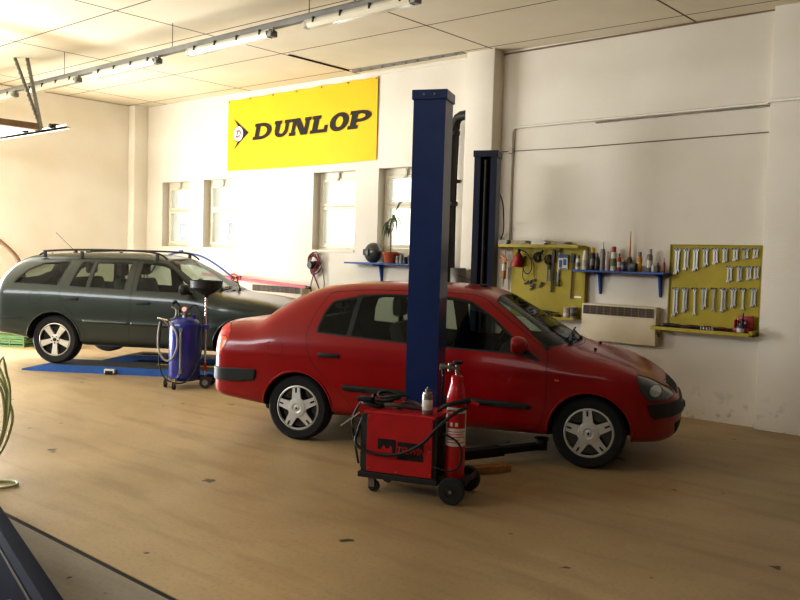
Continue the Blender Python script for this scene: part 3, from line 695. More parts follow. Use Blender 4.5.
# ------------------------------------------------------------------ lifts
def V2(d, l):    # depth and lateral distance from where the photographer stood -> floor position
    return Vector((-.662*d+.749*l, .749*d+.662*l, 0))
def bar(bm, p0, p1, w, h):
    a, b_, d = frame_from(Vector(p1)-Vector(p0)); v0 = []; v1 = []
    for su, sv in ((-1,-1),(1,-1),(1,1),(-1,1)):
        v0.append(bm.verts.new(Vector(p0)+a*su*w/2+b_*sv*h/2)); v1.append(bm.verts.new(Vector(p1)+a*su*w/2+b_*sv*h/2))
    bridge(bm, v0, v1); bm.faces.new(v0[::-1]); bm.faces.new(v1)
def lift_post(label, loc, rz, w, d, m, arms, grey):
    t = thing('lift_post', label, 'car lift post', loc, rz, 'posts of the two-post lift')
    H_ = 2.83; k = .012
    b = nb(); poly = [(-w/2, 0), (w/2, 0), (w/2, d), (w/2-.07, d), (w/2-.07, d-k), (w/2-k, d-k), (w/2-k, k), (-w/2+k, k), (-w/2+k, d-k), (-w/2+.07, d-k), (-w/2+.07, d), (-w/2, d)]
    prism(b, poly, .02, H_-.07, 'xy'); obj('column', b, m, t)
    b = nb(); prism(b, [(-w/2+.015, .03), (w/2-.015, .03), (w/2-.015, d-.05), (-w/2+.015, d-.05)], .6, H_-.1, 'xy'); obj('inner_track', b, grey, t)
    b = nb(); cyl(b, (0, d-.03, .1), (0, d-.03, H_-.1), .022, n=12); obj('lead_screw', b, M['darksteel'], t, 40)
    b = nb(); box(b, (-w/2-.012, -.012, H_-.07), (w/2+.012, d+.012, H_), .004); obj('top_cap', b, m, t)
    for xx in (-.04, .04):
        b = nb(); cyl(b, (xx, -.014, H_-.035), (xx, -.02, H_-.035), .008, n=8); obj('bolt', b, M['steel'], t)
    b = nb(); box(b, (-w/2-.05, -.02, 0), (w/2+.05, d+.08, .02)); obj('base_plate', b, M['bluedark'], t)
    b = nb(); box(b, (-w/2+.03, d-.03, .06), (w/2-.03, d+.06, .62), .01); ca = obj('carriage', b, M['navy'], t)
    for (x1, y1) in arms:
        b = nb(); e = Vector((x1, y1, .10)); s_ = Vector((.06 if x1 > 0 else -.06, d+.03, .10)); bar(b, s_, s_.lerp(e, .6), .10, .07); bar(b, s_.lerp(e, .5), e, .075, .05); ar = obj('lift_arm', b, M['seam'], t)
        b = nb(); cyl(b, (x1, y1, .07), (x1, y1, .15), .05, n=18); cyl(b, (x1, y1, .15), (x1, y1, .165), .06, n=18); obj('lift_pad', b, M['cable'], ar, 40)
    return t
P1 = Vector((-3.934, 4.714, 0)); P2 = Vector((-5.565, 7.67, 0))
lift_post('tall blue lift post standing in front of the red saloon behind the welder', P1, YR, .24, .22, M['blue'], [(.76, 1.02), (-.45, .95)], M['darksteel'])
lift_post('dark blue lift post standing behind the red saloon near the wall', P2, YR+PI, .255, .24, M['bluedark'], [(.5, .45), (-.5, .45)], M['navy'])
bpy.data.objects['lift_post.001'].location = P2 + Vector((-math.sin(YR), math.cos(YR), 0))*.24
ux = Vector((math.cos(YR), math.sin(YR), 0)); uy = Vector((-math.sin(YR), math.cos(YR), 0))
b = nb(); box(b, (-.19, -.05, 0), (.19, .05, .055), .008); o = obj('wood_block', b, M['wood'], None, 40); o.location = P1+ux*.44+uy*.36; o.rotation_euler.z = R(66); tag(o, 'worn brown wooden block on the floor beside the red gas cylinder wheels', 'block')

# low runways under the estate
def runway(y0, label, xs, bracket):
    t = thing('lift_runway', label, 'lift runway', (-10.96, 4.96, 0), YG, 'runways of the low lift')
    L0 = 4.3 if bracket else 3.75; b = nb()
    prism(b, [(xs, 0), (xs, .012), (xs+.36, .092), (L0-.36, .092), (L0, .012), (L0, 0)], y0, y0+.56, 'xz'); obj('runway_body', b, M['runblue'], t)
    b = nb(); prism(b, [(xs, .013), (xs+.36, .093), (L0-.36, .093), (L0-.36, .1), (xs+.36, .1), (xs, .02)], y0+.015, y0+.545, 'xz'); obj('tread_plate', b, M['runtop'], t)
    if bracket:
        b = nb(); box(b, (1.16, y0-.05, .02), (1.30, y0, .07), .004); o_ = obj('bracket', b, M['conduit'], t)
        b = nb(); box(b, (1.18, y0-.056, .0), (1.28, y0-.05, .05)); obj('slot_plate', b, M['seam'], o_)
        b = nb(); box(b, (1.1, .57, 0), (3.3, 1.13, .05)); obj('cross_frame', b, M['navy'], t)
        b = nb(); box(b, (1.7, y0+.36, .1), (2.6, y0+.38, .108)); obj('guide_strip', b, M['b_yellow'], t)
    else:
        b = nb(); box(b, (xs+.5, y0+.2, .1), (xs+.75, y0+.3, .112)); obj('stop_plate', b, M['seam'], t)
runway(0., 'low blue runway under the near wheels of the green estate', 0., True)
runway(1.14, 'low blue runway under the far wheels of the green estate', .55, False)

# foreground beam
b = nb(); prism(b, [(-.02, 0), (-.02, .25), (-.035, .275), (-.06, .285), (-.105, .285), (-.13, .27), (-.14, .25), (-.14, 0)], -1.2, 1.9, 'yz')
t = thing('lift_beam', 'dark blue steel beam lying on the bare concrete in the near corner', 'beam', (-4.0, 1.815, 0), R(-14))
obj('beam_body', b, M['navy'], t, 30)
b = nb(); box(b, (-1.2, -.146, .262), (1.9, -.138, .268)); obj('edge_strip', b, M['darksteel'], t)
for xx in (-.3, .55, 1.2):
    b = nb(); cyl(b, (xx, -.14, .12), (xx, -.16, .12), .014, n=6); obj('bolt', b, M['steel'], t)

# green hose at the edge of the view
c = Vector((-5.96, 2.37, .46)); hx = Vector((.749, .662, 0)); hy = Vector((-.662, .749, 0)); pts = []
for k in range(84):
    a = 2*PI*k/20; dr = .022*math.sin(k*.31); pts.append(c + hx*((.22+dr+.004*(k % 7))*math.cos(a)) + Vector((0, 0, 1))*((.43-.03*abs(math.sin(k*.13)))*math.sin(a+.15*math.sin(k*.17))) + hy*(.06*math.sin(k*.09)))
e = Vector((-5.76, 2.40, .012))
tail = [c+Vector((.02, .02, -.40)), e+hx*-.1+hy*.08, e+hx*.1+hy*.09, e+hx*.18+hy*.0, e+hx*.10-hy*.1, e-hx*.1-hy*.12, e-hx*.3-hy*.05]
b = nb(); tube(b, pts+tail, .0095, 8, 3); tag(obj('garden_hose', b, M['greenhose'], None, 60), 'pale green hose hanging in loops with one loop on the floor', 'hose')
# things beyond the estate
t = thing('crate', 'green slatted plastic crate on the floor beyond the estate tail', 'crate', (-13.72, 6.12, 0), R(34))
b = nb(); box(b, (-.5, -.2, 0), (.26, .2, .03)); 
for zz in (.05, .09, .13): 
    for (y0, y1) in ((-.2, -.185), (.185, .2)): box(b, (-.5, y0, zz), (.26, y1, zz+.028))
    for (x0, x1) in ((-.5, -.485), (.245, .26)): box(b, (x0, -.2, zz), (x1, .2, zz+.028))
for xx in (-.5, -.25, 0, .245):
    for yy in (-.203, .188): box(b, (xx, yy, 0), (xx+.02, yy+.015, .165))
obj('crate_body', b, M['crate'], t)
b = nb(); box(b, (-.5, -.21, .16), (.26, .21, .175)); obj('crate_rim', b, M['crate'], t)
b = nb(); box(b, (-.17, -.12, 0), (.17, .12, .12), .01); o = obj('battery_box', b, M['box_dark'], None, 40); o.location = (-13.0, 6.6, 0); o.rotation_euler.z = R(34); tag(o, 'low dark box on the floor beside the green crate', 'box')
b = nb(); tube(b, [(-14.28, 6.0, 1.75), (-14.15, 6.12, 1.62), (-14.05, 6.3, 1.38), (-14.03, 6.4, 1.0), (-14.1, 6.45, .5), (-14.15, 6.5, .05)], .035, 10, 5); tag(obj('exhaust_hose', b, M['brown'], None, 60), 'brown hose hanging down the side wall beyond the estate tail', 'hose')

# ------------------------------------------------------------------ ceiling services
RY, RZ = 5.57, 3.90
t = thing('lighting_rail', 'long grey rail hung under the ceiling carrying the strip lights', 'rail', (0, RY, RZ))
b = nb(); box(b, (LX, -.03, -.02), (-3.2, .03, .03)); box(b, (LX, -.045, .03), (-3.2, .045, .036)); obj('rail_channel', b, M['railgrey'], t)
for x in (-11.08, -8.52, -6.2, -4.0):
    b = nb(); cyl(b, (x, 0, .03), (x, 0, ceil_z(x)-RZ), .004, n=6); obj('suspension_wire', b, M['darksteel'], t)
ords = ['nearest', 'second', 'third', 'fourth', 'fifth']
for i, (x0, x1) in enumerate(((-6.2, -4.82), (-8.13, -6.72), (-10.2, -8.78), (-12.1, -10.66), (-13.98, -12.52))):
    t = thing('strip_light', 'clear strip light under the ceiling rail, %s from the tall near blue post' % ords[i], 'strip light', ((x0+x1)/2, RY-.02, 3.815), 0, 'strip lights on the ceiling rail')
    h = (x1-x0)/2
    b = nb(); prism(b, [(-.05, .035), (.05, .035), (.04, .055), (-.04, .055)], -h, h, 'yz'); obj('lamp_housing', b, M['fitting'], t)
    b = nb(); prism(b, [(-.052, .034), (-.055, .01), (-.032, -.025), (.032, -.025), (.055, .01), (.052, .034)], -h+.04, h-.04, 'yz'); obj('lamp_diffuser', b, M['diffuser'], t, 30)
    for s_ in (-1, 1):
        b = nb(); box(b, (s_*h-.03, -.045, -.02), (s_*h+.03, .045, .04), .008); obj('end_cap', b, M['fitting'] if s_ < 0 else M['railgrey'], t, 40)
    for k in (-.8, -.27, .27, .8):
        b = nb(); box(b, (k*h-.010, -.06, .01), (k*h+.010, .02, .0635)); obj('clip', b, M['darksteel'], t)
    b = nb(); box(b, (h-.14, -.04, .055), (h-.02, .02, .0635), .002); tube(b, [(h-.03, -.03, .05), (h+.05, -.03, .055), (h+.03, -.03, .02)], .01, 6, 3); obj('junction_box', b, M['railgrey'], t, 40)

t = thing('overhead_door', 'raised overhead door with brown bottom edge, white track and perforated hangers', 'door', (0, 0, 0))
b = nb(); box(b, (LX, 5.44, 3.185), (-10.75, 5.50, 3.215)); box(b, (LX, 5.44, 3.175), (-10.75, 5.447, 3.245)); obj('track', b, M['conduit'], t)
for x in (-11.9, -11.55, -11.1):
    b = nb(); box(b, (x-.05, 5.42, 3.21), (x+.05, 5.5, 3.27), .008); cyl(b, (x, 5.38, 3.24), (x, 5.45, 3.24), .03, n=12); obj('roller_bracket', b, M['darksteel'], t, 40)
b = nb(); box(b, (-11.55, 1.0, 3.215), (-11.43, 5.40, 3.30), .006); obj('bottom_edge', b, M['brown'], t)
b = nb(); box(b, (-14.2, 4.5, 3.235), (-11.55, 5.40, 3.275)); obj('door_panel', b, M['white'], t)
for (xt, yt) in ((-12.06, 5.34), (-11.92, 5.45)):
    b = nb(); bar(b, (xt, yt, ceil_z(xt)), (-11.45, 5.44, 3.22), .045, .018)
    for k in range(16):
        p = Vector((xt, yt, ceil_z(xt))).lerp(Vector((-11.45, 5.44, 3.22)), (k+.5)/16); box(b, (p.x-.006, p.y-.03, p.z-.014), (p.x+.006, p.y-.009, p.z+.014))
    obj('hanger', b, M['steel'], t)

# ------------------------------------------------------------------ banner
BX0, BX1, BZ0, BZ1, BY = -11.66, -8.23, 2.98, 4.145, WY-.015
t = thing('banner', 'wide yellow cloth banner with bold black lettering fixed high on the wall', 'banner', (0, BY, 0))
b = nb(); nx, nz = 60, 22; g = []
def wav(u, v): return -.006*abs(math.sin(u*9+v*2.5))*(.3+abs(v-.5)) - .002*(1+math.sin(u*23+v*5))
for i in range(nx+1):
    col = []
    for j in range(nz+1):
        u, v_ = i/nx, j/nz; sag = .012*math.sin(u*PI*6)**2*(v_**6) + .014*math.sin(u*PI)*(1-v_)**3
        col.append(b.verts.new((BX0+(BX1-BX0)*u, wav(u, v_), BZ0+(BZ1-BZ0)*v_-sag)))
    g.append(col)
for i in range(nx):
    for j in range(nz): b.faces.new((g[i][j], g[i+1][j], g[i+1][j+1], g[i][j+1]))
obj('cloth', b, M['banner'], t, 80)
for k in range(7):
    x = BX0+.03+(BX1-BX0-.06)*k/6
    b = nb(); cyl(b, (x, -.02, BZ1-.025), (x, .012, BZ1-.025), .012, n=10); obj('eyelet', b, M['steel'], t, 40)
# slab-serif italic capitals, drawn as flat polygons on the cloth
def letters(bm, y):
    sh = .28; z0, hh = 3.445, .26
    cnt = [0]
    def q(pts):
        cnt[0] += 1; bm.faces.new([bm.verts.new((px + sh*(pz)*hh, y-.00004*cnt[0], z0+pz*hh)) for px, pz in pts])
    def rect(x0, x1, a, c): q([(x0, a), (x1, a), (x1, c), (x0, c)])
    def arc(cx, cz, rx, rz, ix, iz, a0, a1, n=14):
        for k in range(n):
            s_, e_ = a0+(a1-a0)*k/n, a0+(a1-a0)*(k+1)/n
            q([(cx+rx*math.cos(s_), cz+rz*math.sin(s_)), (cx+rx*math.cos(e_), cz+rz*math.sin(e_)), (cx+ix*math.cos(e_), cz+iz*math.sin(e_)), (cx+ix*math.cos(s_), cz+iz*math.sin(s_))])
    S_ = .2
    def D(x, w):
        rect(x+.04, x+.15, 0, 1); rect(x, x+.2, 0, S_); rect(x, x+.2, 1-S_, 1); arc(x+.19, .5, w-.19, .5, w-.30, .5-S_, -PI/2, PI/2)
    def U(x, w):
        rect(x, x+.175, 1-S_, 1); rect(x+.035, x+.145, .36, 1); rect(x+w-.15, x+w, 1-S_, 1); rect(x+w-.12, x+w-.035, .36, 1)
        c_ = (x+.04+x+w-.035)/2; r_ = (w-.075)/2; arc(c_, .38, r_, .38, r_-.095, .38-S_, PI, 2*PI)
    def N(x, w):
        rect(x, x+.15, 0, S_); rect(x+.04, x+.125, 0, 1); rect(x, x+.13, 1-S_, 1); q([(x+.045, 1), (x+.185, 1), (x+w-.03, 0), (x+w-.17, 0)]); rect(x+w-.115, x+w-.03, 0, 1); rect(x+w-.14, x+w, 1-S_, 1)
    def L(x, w):
        rect(x+.04, x+.15, 0, 1); rect(x, x+.19, 1-S_, 1); rect(x, x+w, 0, S_); rect(x+w-.07, x+w, S_, .42)
    def O(x, w): arc(x+w/2, .5, w/2, .52, w/2-.115, .3, 0, 2*PI, 28)
    def P(x, w):
        rect(x+.04, x+.15, 0, 1); rect(x, x+.2, 0, S_); rect(x, x+.2, 1-S_, 1); rect(x+.13, x+.2, .36, .36+S_*.9); arc(x+.2, .68, w-.2, .32, w-.31, .32-S_*.9, -PI/2, PI/2)
    D(-11.0, .44); U(-10.51, .39); N(-10.11, .45); L(-9.63, .37); O(-9.22, .39); P(-8.82, .43)
b = nb(); letters(b, -.0115); obj('lettering', b, M['ink'], t, recalc=False)
b = nb(); ex, ez = -11.365, 3.575
b.faces.new([b.verts.new((x, -.0115, z)) for x, z in [(-11.49, 3.83), (-11.30, 3.705), (-11.10, 3.58), (-11.30, 3.455), (-11.49, 3.32), (-11.385, 3.44), (-11.30, 3.575), (-11.385, 3.71)]]); obj('arrow_emblem', b, M['ink'], t, recalc=False)
b = nb(); b.faces.new([b.verts.new((ex+.135*math.cos(a), -.0135, ez+.135*math.sin(a))) for a in [2*PI*k/32 for k in range(32)]]); obj('emblem_rim', b, M['ink'], t, recalc=False)
b = nb(); b.faces.new([b.verts.new((ex+.122*math.cos(a), -.0145, ez+.122*math.sin(a))) for a in [2*PI*k/32 for k in range(32)]]); di = obj('emblem_disc', b, M['white'], t, recalc=False)
b = nb()
def dd(pts): b.faces.new([b.verts.new((ex+x+.25*z, -.0155, ez+z)) for x, z in pts])
dd([(-.045, -.06), (-.012, -.06), (-.012, .06), (-.045, .06)]); dd([(-.065, -.06), (.01, -.06), (.01, -.036), (-.065, -.036)]); dd([(-.065, .036), (.01, .036), (.01, .06), (-.065, .06)])
for k in range(10):
    a, c2 = -PI/2+PI*k/10, -PI/2+PI*(k+1)/10; dd([(.008+.06*math.cos(a), .06*math.sin(a)), (.008+.06*math.cos(c2), .06*math.sin(c2)), (.008+.03*math.cos(c2), .036*math.sin(c2)), (.008+.03*math.cos(a), .036*math.sin(a))])
obj('emblem_letter', b, M['inkred'], di, recalc=False)

# ------------------------------------------------------------------ wall services
b = nb(); r_ = .016; y = WY-.02
tube(b, [(-5.92, y, 1.86), (-5.92, y, 3.20), (-5.915, y, 3.235), (-5.88, y, 3.245), (-2.95, y, 3.25), (-2.90, y-.03, 3.25), (-2.87, WY-.12, 3.25), (-1.6, WY-.12, 3.25)], r_, 8)
tube(b, [(-4.8, y, 3.215), (-2.88, y, 3.222)], .009, 6)
tag(obj('conduit_pipe', b, M['conduit'], None, 60), 'pale conduit running up the wall and along above the tool boards', 'conduit')
b = nb(); tube(b, [(-6.1, WY-.006, 2.965), (-5.0, WY-.006, 2.95), (-3.8, WY-.006, 2.96), (-2.87, WY-.006, 2.965)], .006, 6); tag(obj('wall_cable', b, M['brown'], None), 'thin dark cable running level along the wall below the conduit', 'cable')
b = nb(); box(b, (-5.97, WY-.05, 2.93), (-5.91, WY, 3.0), .006); tag(obj('junction_box', b, M['fitting'], None, 40), 'small grey junction box on the vertical conduit', 'junction box')
b = nb(); tube(b, [(-5.62, 8.0, 2.42), (-5.75, 8.3, 2.28), (-5.95, 8.62, 2.0), (-6.03, 8.70, 1.9), (-6.075, 8.72, 1.835)], .008, 6, 5); tag(obj('power_cable', b, M['cable'], None), 'dark cable slanting from the far blue post to the yellow tool board', 'cable')
t = thing('stove_pipe', 'black stove pipe with an elbow running down the wall beside the pillar', 'pipe', (0, 0, 0))
b = nb(); tube(b, [(-6.75, 8.61, 1.25), (-6.75, 8.61, 3.28), (-6.738, 8.61, 3.36), (-6.705, 8.61, 3.415), (-6.65, 8.61, 3.44), (-6.545, 8.61, 3.445)], .062, 16); obj('pipe', b, M['pipeblack'], t, 60)
for zz in (3.2, 2.3):
    b = nb(); cyl(b, (-6.75, 8.61, zz), (-6.75, 8.61, zz+.05), .068, n=20); obj('pipe_collar', b, M['darksteel'], t, 40)
b = nb(); box(b, (-6.77, 8.66, 2.6), (-6.73, WY-.003, 2.64)); obj('pipe_bracket', b, M['darksteel'], t)

def radiator(label, x0, x1, z0, z1, dep, name='wall_heater'):
    t = thing(name, label, 'heater', ((x0+x1)/2, WY, z0)); h = (x1-x0)/2; H_ = z1-z0
    b = nb(); box(b, (-h, -dep, 0), (h, 0, H_), .01); bo = obj('casing', b, M['cream'], t, 40)
    b = nb(); box(b, (-h+.03, -dep-.004, H_-.115), (h-.03, -dep-.001, H_-.02)); obj('grille_backing', b, M['grill'], t)
    b = nb()
    for k in range(11): x = -h+.03+(2*h-.06)*k/10; box(b, (x-.006, -dep-.009, H_-.115), (x+.006, -dep-.004, H_-.02))
    for k in range(5): z = H_-.115+.095*k/4; box(b, (-h+.03, -dep-.008, z-.002), (h-.03, -dep-.004, z+.002))
    obj('grille', b, M['brown'], t)
    for zz in (.12, .2):
        b = nb(); cyl(b, (h, -dep*.5, zz), (h+.02, -dep*.5, zz), .018, n=12); obj('knob', b, M['brown'], t, 40)
radiator('cream wall heater with dark grille beneath the blue bottle shelf', -4.83, -3.93, .735, 1.155, .12)
radiator('cream wall heater with dark grille beside the green estate bonnet', -10.82, -9.62, .62, 1.13, .12)

t = thing('red_bar', 'long dull red bar along the wall ending above the heater grille', 'bar', (0, 0, 0))
b = nb(); bar(b, (-12.1, 8.57, 1.235), (-9.46, 8.57, 1.125), .03, .05); obj('bar', b, M['salmon'], t)
b = nb(); cyl(b, (-9.46, 8.57, 1.125), (-9.38, 8.57, 1.118), .022, n=10); obj('end_fitting', b, M['black'], t, 40)
for x, z in ((-11.7, 1.21), (-9.9, 1.14)):
    b = nb(); box(b, (x-.015, 8.58, z-.015), (x+.015, WY, z+.015)); obj('wall_bracket', b, M['conduit'], t)
t = thing('arched_hose', 'thin blue hose arching over the estate bonnet to an orange clip on the red bar', 'hose', (0, 0, 0))
b = nb(); tube(b, [(-13.9, 8.70, 1.2), (-13.5, 8.62, 1.42), (-13.13, 8.55, 1.53), (-12.67, 8.52, 1.585), (-12.1, 8.52, 1.54), (-11.6, 8.52, 1.385), (-11.2, 8.52, 1.21)], .017, 8, 6); obj('hose', b, M['bluehose'], t, 60)
b = nb(); box(b, (-12.71, 8.50, 1.59), (-12.63, 8.54, 1.63), .006); obj('hose_clamp', b, M['bluehose'], t)
b = nb(); tube(b, [(-11.24, 8.52, 1.24), (-11.14, 8.52, 1.26), (-11.06, 8.52, 1.22), (-11.08, 8.52, 1.14), (-11.18, 8.52, 1.09), (-11.22, 8.52, 1.14)], .016, 8, 4, closed=True); obj('orange_clip', b, M['orange'], t, 60)

t = thing('hose_reel', 'wall bracket wound with dark red and grey hoses', 'hose reel', (-9.40, WY, 1.47))
b = nb(); box(b, (-.09, -.10, -.07), (.02, 0, .05), .012); cyl(b, (-.04, -.14, -.01), (-.04, -.02, -.01), .05, n=16); obj('reel_bracket', b, M['darksteel'], t, 40)
for (nm, m_, r0, ox, ph) in (('hose_loop', 'redhose', .15, 0, 0), ('hose_loop', 'redhose', .12, -.02, .4), ('hose_loop', 'greyhose', .14, .02, .9), ('hose_loop', 'redhose', .10, -.03, 1.4)):
    b = nb(); tube(b, [(ox+r0*.85*math.cos(a+ph), -.07-.02*math.sin(3*a+ph), .02+r0*1.12*math.sin(a+ph)) for a in [2*PI*k/16 for k in range(16)]], .012, 8, 3, closed=True); obj(nm, b, M[m_], t, 60)
for (m_, pts) in (('redhose', [(-.02, -.06, -.13), (-.06, -.05, -.22), (-.09, -.05, -.32), (-.08, -.05, -.42)]), ('redhose', [(-.03, -.06, -.13), (.02, -.05, -.24), (.08, -.05, -.34), (.12, -.05, -.40)]), ('greyhose', [(.12, -.05, 0), (.17, -.04, -.15), (.19, -.04, -.28), (.185, -.04, -.38)])):
    b = nb(); tube(b, pts, .010, 6, 4); obj('hose_end', b, M[m_], t, 60)

# ------------------------------------------------------------------ shelves
def shelf(label, x0, x1, z, dep, bx, bh):
    t = thing('wall_shelf', label, 'shelf', (0, WY, z))
    b = nb(); box(b, (x0, -dep, -.022), (x1, 0, 0), .003); obj('board', b, M['shelfblue'], t)
    for x in bx:
        b = nb(); prism(b, [(0, -.022), (-dep*.85, -.022), (-dep*.85, -.034), (-.075, -.05), (-.022, -bh), (0, -bh)], x-.010, x+.010, 'yz'); obj('bracket', b, M['shelfblue'], t)
shelf('blue wall shelf beneath the last window holding a potted plant', -8.58, -6.95, 1.53, .26, (-8.06, -7.2), .29)
shelf('blue wall shelf crowded with spray cans between the yellow boards', -4.93, -3.82, 1.535, .22, (-4.66, -3.94), .27)
SZ2, SY2 = 1.535, WY-.12
def can(label, x, h, r, kind, cols, y=SY2, z=SZ2, cat='bottle', group='bottles and cans on the blue shelf', name=None, tip=0):
    m0 = M[cols[0]]; m1 = M[cols[1]]; m2 = M[cols[2]] if len(cols) > 2 else None
    nm = name or {'spray': 'spray_can', 'bottle': 'bottle', 'tin': 'tin_can', 'gun': 'grease_gun', 'oiler': 'oil_can', 'tube': 'tube'}[kind]
    t = thing(nm, label, cat, (x, y, z), random.uniform(0, 3), group)
    if kind == 'spray':
        hc = h*.78
        lathe(b := nb(), [(r*.92, 0), (r, .006), (r, hc-.02), (r*.72, hc), (r*.6, hc+.004)], n=16); obj('can_body', b, m0, t, 40)
        lathe(b := nb(), [(r*.74, hc-.004), (r*.74, h-.008), (r*.66, h)], n=16); obj('cap', b, m1, t, 40)
    elif kind == 'bottle':
        lathe(b := nb(), [(r*.9, 0), (r, .008), (r, h*.58), (r*.75, h*.70), (r*.32, h*.80), (r*.3, h*.86)], n=16); obj('bottle_body', b, m0, t, 40)
        lathe(b := nb(), [(r*.42, h*.84), (r*.42, h*.93), (r*.2, h*.95), (r*.12, h)], n=12); obj('cap', b, m1, t, 40)
    elif kind == 'tin':
        lathe(b := nb(), [(r, 0), (r*1.03, .004), (r, .008), (r, h-.008), (r*1.03, h-.004), (r*.98, h)], n=18); obj('can_body', b, m0, t, 40)
        lathe(b := nb(), [(r*.9, h-.006), (r*.9, h+.004)], n=16); obj('lid', b, m1, t, 40)
    elif kind == 'gun':
        lathe(b := nb(), [(r, 0), (r, h*.66), (r*.8, h*.72), (r*.8, h*.76)], n=16); obj('barrel', b, m0, t, 40)
        lathe(b := nb(), [(r*.22, h*.74), (r*.22, h)], n=8); obj('nozzle', b, m1, t, 40)
        bar(b := nb(), (r*.8, 0, h*.70), (r*1.6, 0, h*.4), .012, .012); obj('lever', b, m1, t)
    elif kind == 'oiler':
        lathe(b := nb(), [(r, 0), (r, h*.2), (r*.75, h*.30), (r*.4, h*.36)], n=16); obj('can_body', b, m0, t, 40)
        lathe(b := nb(), [(r*.3, h*.34), (r*.22, h*.6), (r*.1, h)], n=8); obj('spout', b, m1, t, 40)
    elif kind == 'tube':
        lathe(b := nb(), [(r, 0), (r, h*.6), (r*.5, h*.7), (r*.25, h*.75), (r*.15, h)], n=12); obj('tube_body', b, m0, t, 40)
        lathe(b := nb(), [(r*1.04, 0), (r*1.04, .02)], n=12); obj('cap', b, m1, t, 40)
    if m2:
        lathe(b := nb(), [(r*1.006, h*.2), (r*1.012, h*.205), (r*1.012, h*.5), (r*1.006, h*.505)], n=18); obj('label_band', b, m2, t, 40)
    return t
for a in [
    ('white spray can with grey cap at the far end nearest the yellow board', -4.90, .165, .027, 'spray', ('b_white', 'b_grey', 'b_grey')),
    ('tall white spray can beside the yellow-capped can', -4.81, .22, .032, 'spray', ('b_white', 'b_white', 'b_pink')),
    ('dark spray can with a bright yellow cap on the blue shelf', -4.715, .255, .030, 'spray', ('b_black', 'b_yellow', 'b_grey')),
    ('short dark bottle right of the yellow-capped can', -4.655, .20, .027, 'bottle', ('b_black', 'b_red', 'b_brown')),
    ('grey metal grease gun standing upright with thin nozzle', -4.59, .32, .026, 'gun', ('b_grey', 'steel')),
    ('pale pink bottle beside the grey grease gun', -4.53, .225, .026, 'bottle', ('b_pink', 'b_pink')),
    ('white spray can with red cap and green band', -4.455, .27, .031, 'spray', ('b_white', 'b_red', 'b_green')),
    ('small white and red bottle with black cap', -4.385, .20, .024, 'bottle', ('b_red', 'b_black', 'b_white')),
    ('blue bottle with yellow label beside the long-spouted oil can', -4.335, .135, .026, 'spray', ('b_blue', 'b_yellow', 'b_grey')),
    ('brown oil can with a tall thin spout', -4.29, .44, .036, 'oiler', ('b_brown', 'b_orange'), WY-.065),
    ('orange spray can with brown base on the blue shelf', -4.145, .215, .027, 'spray', ('b_orange', 'b_grey', 'b_yellow')),
    ('tall clear bottle with pink top holding white bottles beside it', -4.03, .25, .030, 'spray', ('b_grey', 'b_pink', 'b_white')),
    ('small white bottle at the foot of the tall pink-topped bottle', -3.985, .10, .020, 'bottle', ('b_white', 'b_white')),
    ('squat dark bottle next to the slim red tube', -3.935, .105, .024, 'bottle', ('b_brown', 'b_black')),
    ('slim dark red tube at the shelf end by the spanner board', -3.865, .16, .014, 'tube', ('b_red', 'b_black'))]:
    can(*a)
b = nb(); box(b, (-.045, -.04, 0), (.045, .04, .09), .006); o = obj('carton', b, M['b_black'], None, 40); o.location = (-4.205, SY2-.03, SZ2); tag(o, 'small black carton beside the long-spouted oil can', 'box', 'bottles and cans on the blue shelf')

SH = 1.53; SY = WY-.14
# welding helmet
t = thing('welding_helmet', 'dark grey welding helmet with black visor on the blue shelf', 'helmet', (-8.12, SY, SH), R(-15)); t.scale = (1.1, 1.0, 1.25)
b = nb(); ball(b, (0, 0, .11), 1, (.135, .12, .115), 24, 14)
for v in b.verts:
    if v.co.z < .002: v.co.z = .0
    if v.co.y > .05: v.co.y = .05
obj('shell', b, M['helmet'], t, 50)
b = nb(); box(b, (-.07, -.128, .08), (.06, -.10, .15), .008); obj('visor', b, M['b_black'], t, 40)
b = nb(); cyl(b, (.125, -.0, .1), (.142, 0, .1), .025, n=14); obj('side_knob', b, M['black'], t, 40)
# plant
t = thing('potted_plant', 'spindly potted plant with drooping leaves in a terracotta pot', 'plant', (-7.80, SY, SH))
lathe(b := nb(), [(.075, 0), (.10, .12), (.112, .12), (.112, .155), (.10, .155), (.095, .135), (.0, .135)], n=24); po = obj('pot', b, M['pot'], t, 40)
lathe(b := nb(), [(.094, .13), (.05, .142), (0, .145)], n=18); obj('soil', b, M['soil'], po)
tube(b := nb(), [(0, 0, .13), (.005, 0, .3), (-.005, 0, .45), (.01, 0, .6)], .011, 8, 4); tube(b, [(0, 0, .42), (.05, 0, .52), (.06, 0, .66)], .008, 6, 4); obj('stem', b, M['stem'], t, 60)
b = nb()
def leaf(p, ang, L_, droop, w):
    d = Vector((math.cos(ang), math.sin(ang)*.55, 0)); s_ = Vector((-d.y, d.x, 0)).normalized(); prev = None
    for k in range(8):
        u = k/7; q = Vector(p)+d*L_*.55*math.sin(u*1.5) + Vector((0, 0, L_*(.35*math.sin(u*PI*.9)*(1-droop)-droop*u*u*1.1))); ww = w*math.sin(PI*min(.98, .12+u*.86))
        c2 = (b.verts.new(q-s_*ww), b.verts.new(q+s_*ww+Vector((0, 0, .004))))
        if prev: b.faces.new((prev[0], prev[1], c2[1], c2[0]))
        prev = c2
for k in range(15): leaf((-.03+random.uniform(-.02, .03), 0, .56+random.uniform(-.1, .06)), random.uniform(1.9, 4.4), random.uniform(.12, .19), random.uniform(.7, 1.1), .016)
for k in range(9): leaf((.05, 0, .64+random.uniform(-.05, .03)), random.uniform(0, 6.3), random.uniform(.18, .26), random.uniform(.6, 1.), .015)
for k in range(3): leaf((.06, 0, .66), -.3+.35*k, .26, -.45, .010)
obj('foliage', b, M['leaf'], t, recalc=False)
